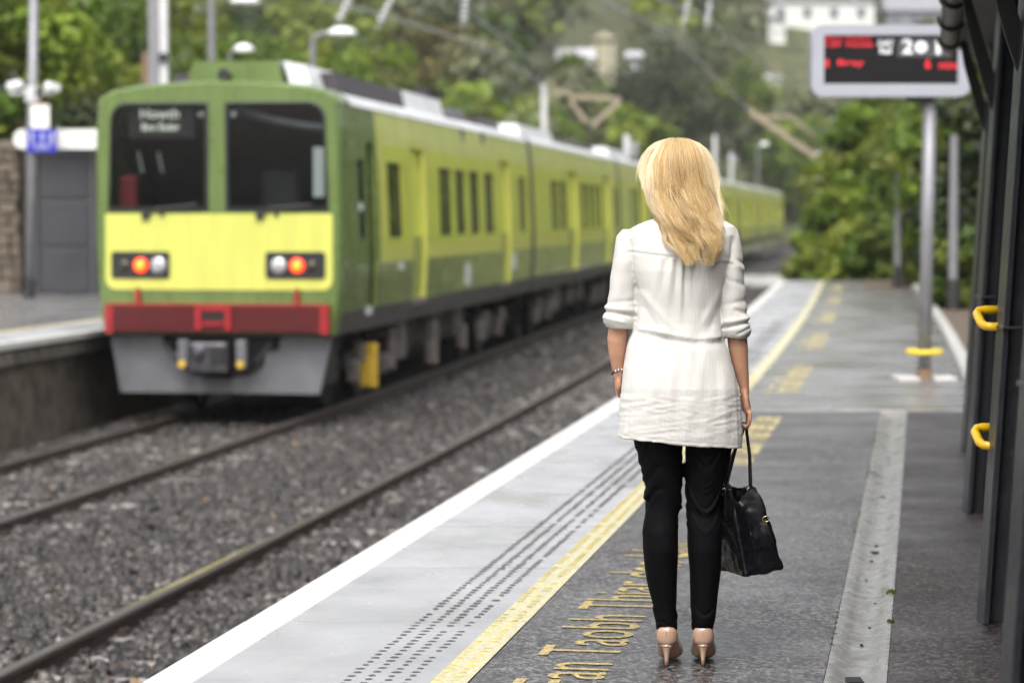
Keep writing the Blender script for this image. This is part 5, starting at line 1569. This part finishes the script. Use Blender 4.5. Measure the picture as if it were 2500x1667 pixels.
# blousing over the waist
wl = np.interp(PX, [1545, 1590, 1630, 1687, 1730, 1768], [800, 806, 814, 824, 823, 818])
dy = PY - wl
roll = np.where(dy < 0, np.exp(-(dy / 34.0) ** 2), np.exp(-(dy / 7.0) ** 2)) * (.0062 + .0035 * np.sin(PX * .043 + .8) + .0015 * np.sin(PX * .11))
under = np.where(dy > 0, np.exp(-((dy - 9) / 12.0) ** 2), 0) * -.0042
d += (roll + under) * torso * np.clip(back * 1.4, .35, 1)
# soft vertical drape above the waist, diagonal pulls from the armholes
d += .0032 * vnoise(np.c_[PX * .045, V[:, 1] * 8, PY * .011], 1.0, 9) * np.clip((PY - 640) / 40, 0, 1)
for (x0, y0, x1, y1, a, w) in ((1552, 700, 1640, 800, .0030, 8), (1556, 730, 1612, 812, -.0028, 7), (1760, 690, 1700, 800, .0036, 9), (1758, 735, 1716, 815, -.0034, 8), (1762, 655, 1738, 770, .0026, 8)):
    L_ = math.hypot(x1 - x0, y1 - y0); ux, uy = (x1 - x0) / L_, (y1 - y0) / L_
    s_ = (PX - x0) * ux + (PY - y0) * uy; n_ = -(PX - x0) * uy + (PY - y0) * ux
    d += a * G(n_, w) * np.clip(s_ / 20, 0, 1) * np.clip((L_ - s_) / 20, 0, 1) * back
# side curves of the skirt, slit line on the right, horizontal sitting creases over the hips
hip = np.clip((PY - 930) / 40, 0, 1) * np.clip((1085 - PY) / 30, .2, 1)
q = np.c_[PX * .016 + .4 * np.sin(PY * .05), V[:, 1] * 5, PY * .085 + PX * .012]
d += (.5 - np.abs(vnoise(q, 1.0, 21))) * .0026 * hip
q = np.c_[PX * .03 + PY * .01, V[:, 1] * 6, PY * .15 - PX * .03]
d += (.4 - np.abs(vnoise(q, 1.0, 33))) * .0017 * hip
d += -.004 * G(PX - (1793 + (PY - 900) * .04), 3.5) * np.clip((PY - 890) / 40, 0, 1) * back
d += -.003 * G(PX - (1536 - (PY - 900) * .05), 3.5) * np.clip((PY - 890) / 40, 0, 1) * back
d += .0016 * vnoise(np.c_[PX * .06, V[:, 1] * 10, PY * .02], 1.0, 14) * np.clip((PY - 830) / 50, 0, 1)
# hem stitch
hem = np.interp(PX, [1508, 1815], [1064, 1090]); d += -.0014 * G(PY - (hem - 7), 1.6)
# armhole seams
for (xa, ya, xb, yb) in ((1535, 585, 1541, 655), (1541, 655, 1553, 706), (1780, 575, 1777, 642), (1777, 642, 1759, 706)):
    t_ = np.clip((PY - ya) / (yb - ya), 0, 1); m_ = (PY >= ya) & (PY <= yb)
    d += -.0038 * G(PX - (xa + (xb - xa) * t_), 2.4) * m_ * back
# sleeve folds above the turned-up cuffs
for (lo, hi, cy, sl, amp, w) in ((1465, 1556, 764, .16, -.0065, 4.5), (1465, 1556, 752, .10, .0040, 6), (1465, 1556, 735, -.10, -.0025, 6), (1465, 1530, 779, .22, .003, 4),
                                 (1753, 1840, 790, -.22, -.0075, 4.5), (1753, 1840, 778, -.16, .0050, 6), (1780, 1840, 760, .25, -.0042, 6), (1753, 1840, 735, -.2, -.003, 7), (1790, 1840, 803, -.45, -.005, 3.5), (1760, 1840, 690, .3, -.003, 7), (1785, 1830, 655, .5, .003, 7), (1785, 1830, 640, .5, -.0035, 5)):
    m_ = ((PX >= lo) & (PX <= hi)) * np.clip((PX - lo) / 10, 0, 1) * np.clip((hi - PX) / 10, 0, 1)
    d += amp * G(PY - (cy + (PX - (lo + hi) / 2) * sl), w) * m_
slv = ((PX < 1553) | (PX > 1757)) & (PY < 830)
d += slv * .0022 * vnoise(np.c_[PX * .05, V[:, 1] * 12, PY * .03], 1.0, 41)
V2 = V + Nn * d[:, None]
put_v(bl, V2)
link('blouse', bl, M_blouse, person)

# ---------------- shoes
def shoe(hx, yaw, dy=0.0):
    mb = MB()
    rows = [(0.000, .082, .120, .012), (.006, .071, .132, .027), (.020, .066, .136, .0355), (.045, .062, .128, .0370), (.068, .040, .108, .0360), (.090, .016, .092, .0390), (.115, .007, .078, .0430), (.145, .005, .062, .0450), (.175, .005, .048, .0400), (.200, .005, .037, .0290), (.219, .006, .026, .0120)]
    rings = []
    for u, zb, zt, hw in rows:
        r = []
        for k in range(20):
            a = 2 * math.pi * k / 20; c, s = math.cos(a), math.sin(a)
            r.append((math.copysign(abs(c) ** .8, c) * hw, u, (zb + zt) / 2 + math.copysign(abs(s) ** .75, s) * (zt - zb) / 2))
        rings.append(r)
    mb.loft(rings)
    M = Matrix.Translation((wx(hx, 1575), -.060 + dy, 0)) @ Matrix.Rotation(yaw, 4, 'Z')
    def place(mb): mb.v = [tuple(M @ Vector(v)) for v in mb.v]; return mb
    s = place(mb).build('shoe', M_shoe, person, True)
    sb_ = s.modifiers.new('s', 'SUBSURF'); sb_.levels = 1; sb_.render_levels = 1
    hm = MB()
    hr = []
    for z, cy, rx_, ry_ in ((.074, .026, .0205, .022), (.066, .024, .0185, .019), (.056, .020, .0125, .013), (.042, .017, .0088, .009), (.025, .0145, .0068, .007), (.006, .0135, .0056, .006)):
        hr.append([(rx_ * math.cos(2*math.pi*k/16), cy + ry_ * math.sin(2*math.pi*k/16), z) for k in range(16)])
    hm.loft(hr); place(hm).build('heel', M_shoe, s, True)
    hm = MB(); hm.tube([(0, .0135, .0005), (0, .0135, .006)], .0058, 12); place(hm).build('heel_tip', M_heeltip, s)
    hm = MB(); hm.tube([(.021 * math.cos(a),   .026 - .022 * math.sin(a), .0690) for a in np.linspace(.1, 3.04, 13)], .0016, 6); place(hm).build('heel_welt', M_shoe, s, True)
    hm = MB(); hm.tube([(0, .0035 - .002 * k, .085 + .011 * k) for k in range(4)], .0008, 5); place(hm).build('back_seam', M_shoe, s)
    return s
shoe(1623.5, R(-9)); shoe(1713, R(-5), .004)
# ---------------- bracelet
mb = MB(); zc = wz(911); c = Vector((wx(1512, 911), .061, zc))
pts = [c + Vector((.0205 * math.cos(a), .0205 * math.sin(a), .012 * -math.cos(a - 2.2) * .8)) for a in np.linspace(0, 2 * math.pi, 25)]
mb.tube(pts, .0030, 8); br = mb.build('bracelet', M_brace, person, True)
for k, (a, m) in enumerate(((4.45, M_bead), (4.25, M_silver), (4.68, M_silver), (5.2, M_silver))):
    p = c + Vector((.0225 * math.cos(a), .0225 * math.sin(a), .012 * -math.cos(a - 2.2) * .8))
    mb = MB(); mb.tube([p - Vector((.004, 0, 0)), p - Vector((.002, 0, 0)), p + Vector((.002, 0, 0)), p + Vector((.004, 0, 0))], [.002, .0042, .0042, .002], 10); mb.build('bead', m, br, True)

# ---------------- hair
M_hair = mat('blonde_hair', (.55, .33, .12), .38, tint=True, spec=.45)
HB = M_hair.node_tree.nodes['Principled BSDF']
HR = [  # py, left, right, y centre, back radius, front radius
    (339, 1646, 1664, .035, .010, .02), (343, 1628, 1686, .035, .040, .06), (350, 1614, 1700, .034, .062, .08), (362, 1602, 1713, .032, .082, .09), (380, 1591, 1723, .030, .096, .10), (402, 1583, 1731, .028, .104, .10), (430, 1578, 1738, .026, .106, .095),
    (460, 1577, 1745, .020, .106, .085), (485, 1580, 1750, .010, .104, .07), (508, 1585, 1756, -.004, .100, .055), (530, 1589, 1762, -.02, .096, .03), (555, 1594, 1767, -.045, .080, .01), (585, 1606, 1768, -.072, .062, .0), (612, 1620, 1762, -.094, .045, .0), (640, 1636, 1748, -.106, .036, .0)]
hp = np.array([r[0] for r in HR], float)
hxl = np.array([wx(r[1], r[0]) for r in HR]); hxr = np.array([wx(r[2], r[0]) for r in HR])
hyc = np.array([r[3] for r in HR]); hyb = np.array([r[4] for r in HR]); hyf = np.array([r[5] for r in HR])
mb = MB()
rr = []
for r in HR[:-2]:
    cx = (wx(r[1], r[0]) + wx(r[2], r[0])) / 2; w_ = (wx(r[2], r[0]) - wx(r[1], r[0])) / 2 - .008
    rr.append(ring(cx, r[3], wz(r[0] + 3), max(w_, .006), max(.005, r[4] - .010), max(.004, r[5] - .004), 30, 2.1))
mb.loft(rr)
hb = mb.build('hair', M_hair, person, True)
V = get_v(hb.data); set_col(hb.data, np.tile(np.array([.40, .25, .095]), (len(V), 1)))
def strands(ns, seed, rows, layer, r0, stray=0.0, arange=(-1.0, 1.0), lmin=552, lmax=640):
    g = np.random.default_rng(seed)
    ncl = 52
    cl = g.integers(0, ncl, ns)
    ca = np.linspace(arange[0], arange[1], ncl) + g.normal(0, .03, ncl)
    a0 = np.clip(ca[cl] + g.normal(0, .034, ns), -1.36, 1.3)
    cph = g.uniform(0, 6.28, (ncl, 3)); camp = g.uniform(.3, 1.3, (ncl, 2)); cend = g.uniform(lmin, lmax, ncl)
    cph[:, 0] = np.cumsum(g.normal(0, .45, ncl)) + 1.0
    start = 339 + np.abs(g.normal(0, 10, ns)); start = np.where(g.random(ns) < .35, g.uniform(345, 420, ns), start)
    end = np.clip(cend[cl] + g.normal(0, 11, ns), 480, 647)
    end = end - 60 * np.clip(np.abs(a0) - .75, 0, 1) * 3
    t = np.linspace(0, 1, rows)[None, :]
    PYs = start[:, None] + (end - start)[:, None] * t
    xl = np.interp(PYs, hp, hxl); xr = np.interp(PYs, hp, hxr); yc = np.interp(PYs, hp, hyc); yb = np.interp(PYs, hp, hyb)
    dn = np.clip((PYs - 375) / 200, 0, 1)
    ip = g.normal(0, .35, (ns, 1))
    wav = (np.sin(PYs * .058 + cph[cl, 0][:, None] + ip) * camp[cl, 0][:, None] * .105 + np.sin(PYs * .125 + cph[cl, 1][:, None] + ip) * camp[cl, 1][:, None] * .030) * dn
    drift = dn * .06 + stray * g.normal(0, 1, (ns, 1)) * dn ** 2
    # strands sweep from the parting: on the crown all converge, lower they hang
    a = a0[:, None] * (1 - .10 * dn) + wav + drift + g.normal(0, .006, (ns, 1)) * dn
    X = (xl + xr) / 2 + (xr - xl) / 2 * a
    lay = layer * g.uniform(-.9, 1, (ns, 1)) + dn * .0115 * np.sin(PYs * .058 + cph[cl, 0][:, None] + 1.4) * camp[cl, 0][:, None] + .004 * np.sin(cph[cl, 2])[:, None]
    over = np.clip(1 - a ** 2, .0, 1) ** .5
    Y = yc - (yb + lay) * over
    Z = np.interp(-PYs, -hp[::-1], np.array([wz(p) for p in hp])[::-1]) if False else CAM_H + (wz(600) - CAM_H) + (600 - PYs) * (wz(340) - wz(640)) / 300.0
    Z = Z + lay * .5 * np.clip((370 - PYs) / 30, 0, 1)
    P = np.stack([X, Y, Z], 2)
    T = np.gradient(P, axis=1); T /= np.linalg.norm(T, axis=2, keepdims=True) + 1e-9
    ref = np.array([0, -1.0, .15]); U = np.cross(T, ref); U /= np.linalg.norm(U, axis=2, keepdims=True) + 1e-9
    W = np.cross(T, U)
    rad = r0 * g.uniform(.6, 1.3, (ns, 1)) * np.interp(t, [0, .1, .7, 1], [.7, 1, .9, .25])
    vs = []
    for k in range(3):
        an = 2 * math.pi * k / 3 + 1.57
        vs.append(P + U * (math.cos(an) * rad)[:, :, None] + W * (math.sin(an) * rad)[:, :, None])
    VV = np.stack(vs, 2)                      # ns, rows, 3, 3
    idx = np.arange(ns * rows * 3).reshape(ns, rows, 3)
    F = np.concatenate([np.stack([idx[:, :-1, k], idx[:, :-1, (k+1) % 3], idx[:, 1:, (k+1) % 3], idx[:, 1:, k]], -1).reshape(-1, 4) for k in range(3)])
    pal = np.array([(.66, .46, .215), (.50, .31, .125), (.29, .155, .052), (.76, .59, .335), (.58, .37, .145), (.80, .69, .47)])
    cc = pal[g.choice(6, ncl, p=[.26, .24, .14, .16, .14, .06])]
    col = cc[cl] * .5 + pal[g.choice(6, ns, p=[.22, .20, .14, .2, .12, .12])] * .5
    # tips and outer strands blend to a paler tone
    tipk = np.clip((PYs - 560) / 80, 0, 1)[:, :, None] * .35
    outer = np.clip(np.abs(a0) - .72, 0, .4)[:, None, None] * 1.6
    C = col[:, None, :] * (1 - tipk) + np.array([.78, .56, .27]) * tipk
    C = C * (1 - outer) + np.array([.86, .76, .56]) * outer
    C = np.repeat(C[:, :, None, :], 3, 2)
    return VV.reshape(-1, 3), F, C.reshape(-1, 3)
A = [strands(4000, 1, 28, .005, .00062), strands(480, 2, 26, .012, .0006, .06), strands(170, 3, 22, .020, .00055, .18, (-1.08, 1.08), 500, 600), strands(330, 4, 22, .008, .0006, .14, (-1.30, -.92), 480, 545), strands(130, 5, 22, .008, .0006, .12, (.9, 1.2), 520, 600), strands(420, 6, 28, .010, .0005, .09, (-.8, .9), 585, 652)]
off = 0; VV = []; FF = []; CCc = []
for v, f, c in A:
    VV.append(v); FF.append(f + off); CCc.append(c); off += len(v)
me = np_mesh('hair_strands', np.concatenate(VV), np.concatenate(FF)); set_col(me, np.concatenate(CCc)); me.shade_smooth()
o = link('hair_strands', me, M_hair, hb); o['kind'] = 'stuff'

# ================================================================== HANDBAG
M_leather = mat('black_leather', (.005, .005, .0065), .30, var=.25, vscale=12, bump=.0018, bscale=55, rvar=.1, rscale=14, spec=.4)
M_gold = mat('brass_ring', (.62, .50, .25), .25, metal=1.0)
Yb = 7.89
c0 = at(1821, 1411, Yb)                     # near lower corner of the bag
al, be = Vector((-.45, .89, 0)), Vector((.89, .45, 0))
bag = thing('handbag', 'black leather tote bag hanging from the right hand of the woman', 'handbag', (c0.x, Yb, c0.z))
zt_ = at(1821, 1192, Yb).z - c0.z
mb = MB(); NL, NW = 15, 9
def bag_ring(h):
    f = h / zt_
    len_ = .345 - .06 * f; wid_ = .150 - .050 * f ** 1.2
    a0 = .03 * f; b0 = -.036 * f
    r = []
    for i in range(NL): r.append((i / NL, 0))
    for j in range(NW): r.append((1, j / NW))
    for i in range(NL): r.append((1 - i / NL, 1))
    for j in range(NW): r.append((0, 1 - j / NW))
    out = []
    for u, v in r:
        # rounded corners and slack sides
        ci = .012
        bul = .016 * math.sin(math.pi * f) * (1 if v in (0, 1) else 0) * math.sin(math.pi * u) * (1 if v == 1 else -1)
        sag = -(.055 * math.sin(math.pi * v) ** 2) * f ** 3 if u in (0, 1) else -.012 * f ** 3 * math.sin(math.pi * u)
        pinch = .045 * f ** 1.5 * math.sin(math.pi * v) * (1 if u == 0 else -1 if u == 1 else 0)
        p = al * (a0 + u * len_ + pinch) + be * (b0 + v * wid_ + bul)
        slope = .085 * (be * (v * wid_)).length
        out.append(Vector((p.x, p.y, h + sag + .02 * v * (1 - f) )))
    return out
hs = [0, .004, .012, .03, .06, .09, .12, .15, .18, .21, .24, .262, zt_]
rings = [bag_ring(h) for h in hs]
cen = sum((Vector(p) for p in rings[0]), Vector()) / len(rings[0])
rings[0] = [cen + (Vector(p) - cen) * .93 for p in rings[0]]
inner = []
for dz, s in ((.0, .955), (-.03, .93), (-.12, .9)):
    cc = sum((Vector(p) for p in rings[-1]), Vector()) / len(rings[-1])
    inner.append([cc + (Vector(p) - cc) * s + Vector((0, 0, dz)) for p in rings[-1]])
mb.loft(rings + inner)
bo = mb.build('bag_body', M_leather, bag, True)
sb_ = bo.modifiers.new('s', 'SUBSURF'); sb_.levels = 2; sb_.render_levels = 2
tx = bpy.data.textures.new('bag_creases', 'CLOUDS'); tx.noise_scale = .075
dm = bo.modifiers.new('d', 'DISPLACE'); dm.texture = tx; dm.strength = .022; dm.mid_level = .5; dm.texture_coords = 'LOCAL'
def bp_(u, v, h, out=0.0):
    f = h / zt_; len_ = .335 - .06 * f; wid_ = .135 - .052 * f ** 1.2
    p = al * (.03 * f + u * len_) + be * (-.036 * f + v * wid_ + out)
    return Vector((p.x, p.y, h))
hand = Vector((at(1818, 1044, Yb).x - c0.x, .095, at(1818, 1044, Yb).z - c0.z))
for v, u0, u1, out in ((0, .16, .80, -.006), (1, .14, .80, .006)):
    a_, b_ = bp_(u0, v, zt_ - .02, out), bp_(u1, v, zt_ - .02, out)
    hh = hand + Vector((.004 + v * .010, 0, -.004 * v))
    pts = [a_ + Vector((0, 0, -.06)), a_, a_.lerp(hh, .5) + Vector((.004 * v, 0, .012)), a_.lerp(hh, .85) + Vector((0, 0, .010)), hh + Vector((0, -.02, .006)), hh + Vector((0, .02, .008)), b_.lerp(hh, .8) + Vector((0, 0, .01)), b_.lerp(hh, .5) + Vector((0, 0, .01)), b_, b_ + Vector((0, 0, -.06))]
    mb = MB(); mb.tube(pts, [.011, .0095, .0085, .0075, .007, .007, .0075, .0085, .0095, .011], 10, flat=.55, flatdir=(be.x, be.y, 0)); st_ = mb.build('handle', M_leather, bag, True)
    for q in (a_, b_):
        mb = MB(); mb.torus(q + Vector((0, 0, .004)), .011, .0024, 'Y', 16, 6); mb.build('handle_ring', M_silver, st_, True)
    mb = MB(); mb.box(a_ + Vector((0, 0, -.045)), (.024, .012, .085), bev=.004, rz=math.atan2(al.y, al.x)); mb.build('handle_tab', M_leather, st_)
e = bp_(.0, 1.02, .190, .004); mb = MB(); mb.torus(e + Vector((0, -.012, 0)), .0105, .0017, 'Y', 18, 6, sq=(1, .85)); mb.build('side_ring', M_gold, bag, True)
mb = MB(); mb.tube([bp_(-.01, .38 + .0 * k, .012 + .02 * k) + Vector((0, -.004, 0)) for k in range(8)], .0012, 5); mb.build('side_seam', M_leather, bag, True)

# ================================================================== HAZE
mb = MB(); mb.box((30, 300, 52), (900, 760, 110))
hz = mb.build('haze', [])
hz.data.materials.clear()
M_haze = bpy.data.materials.new('haze_air'); M_haze.use_nodes = True
nt = M_haze.node_tree; nt.nodes.clear()
ho = nt.nodes.new('ShaderNodeOutputMaterial'); hv = nt.nodes.new('ShaderNodeVolumePrincipled')
hv.inputs['Color'].default_value = (.86, .88, .90, 1)
hv.inputs['Density'].default_value = .00028
hv.inputs['Anisotropy'].default_value = .2
nt.links.new(hv.outputs[0], ho.inputs['Volume'])
hz.data.materials.append(M_haze)
tag(hz, 'pale rainy mist in the air over the station and hillside', kind='stuff')
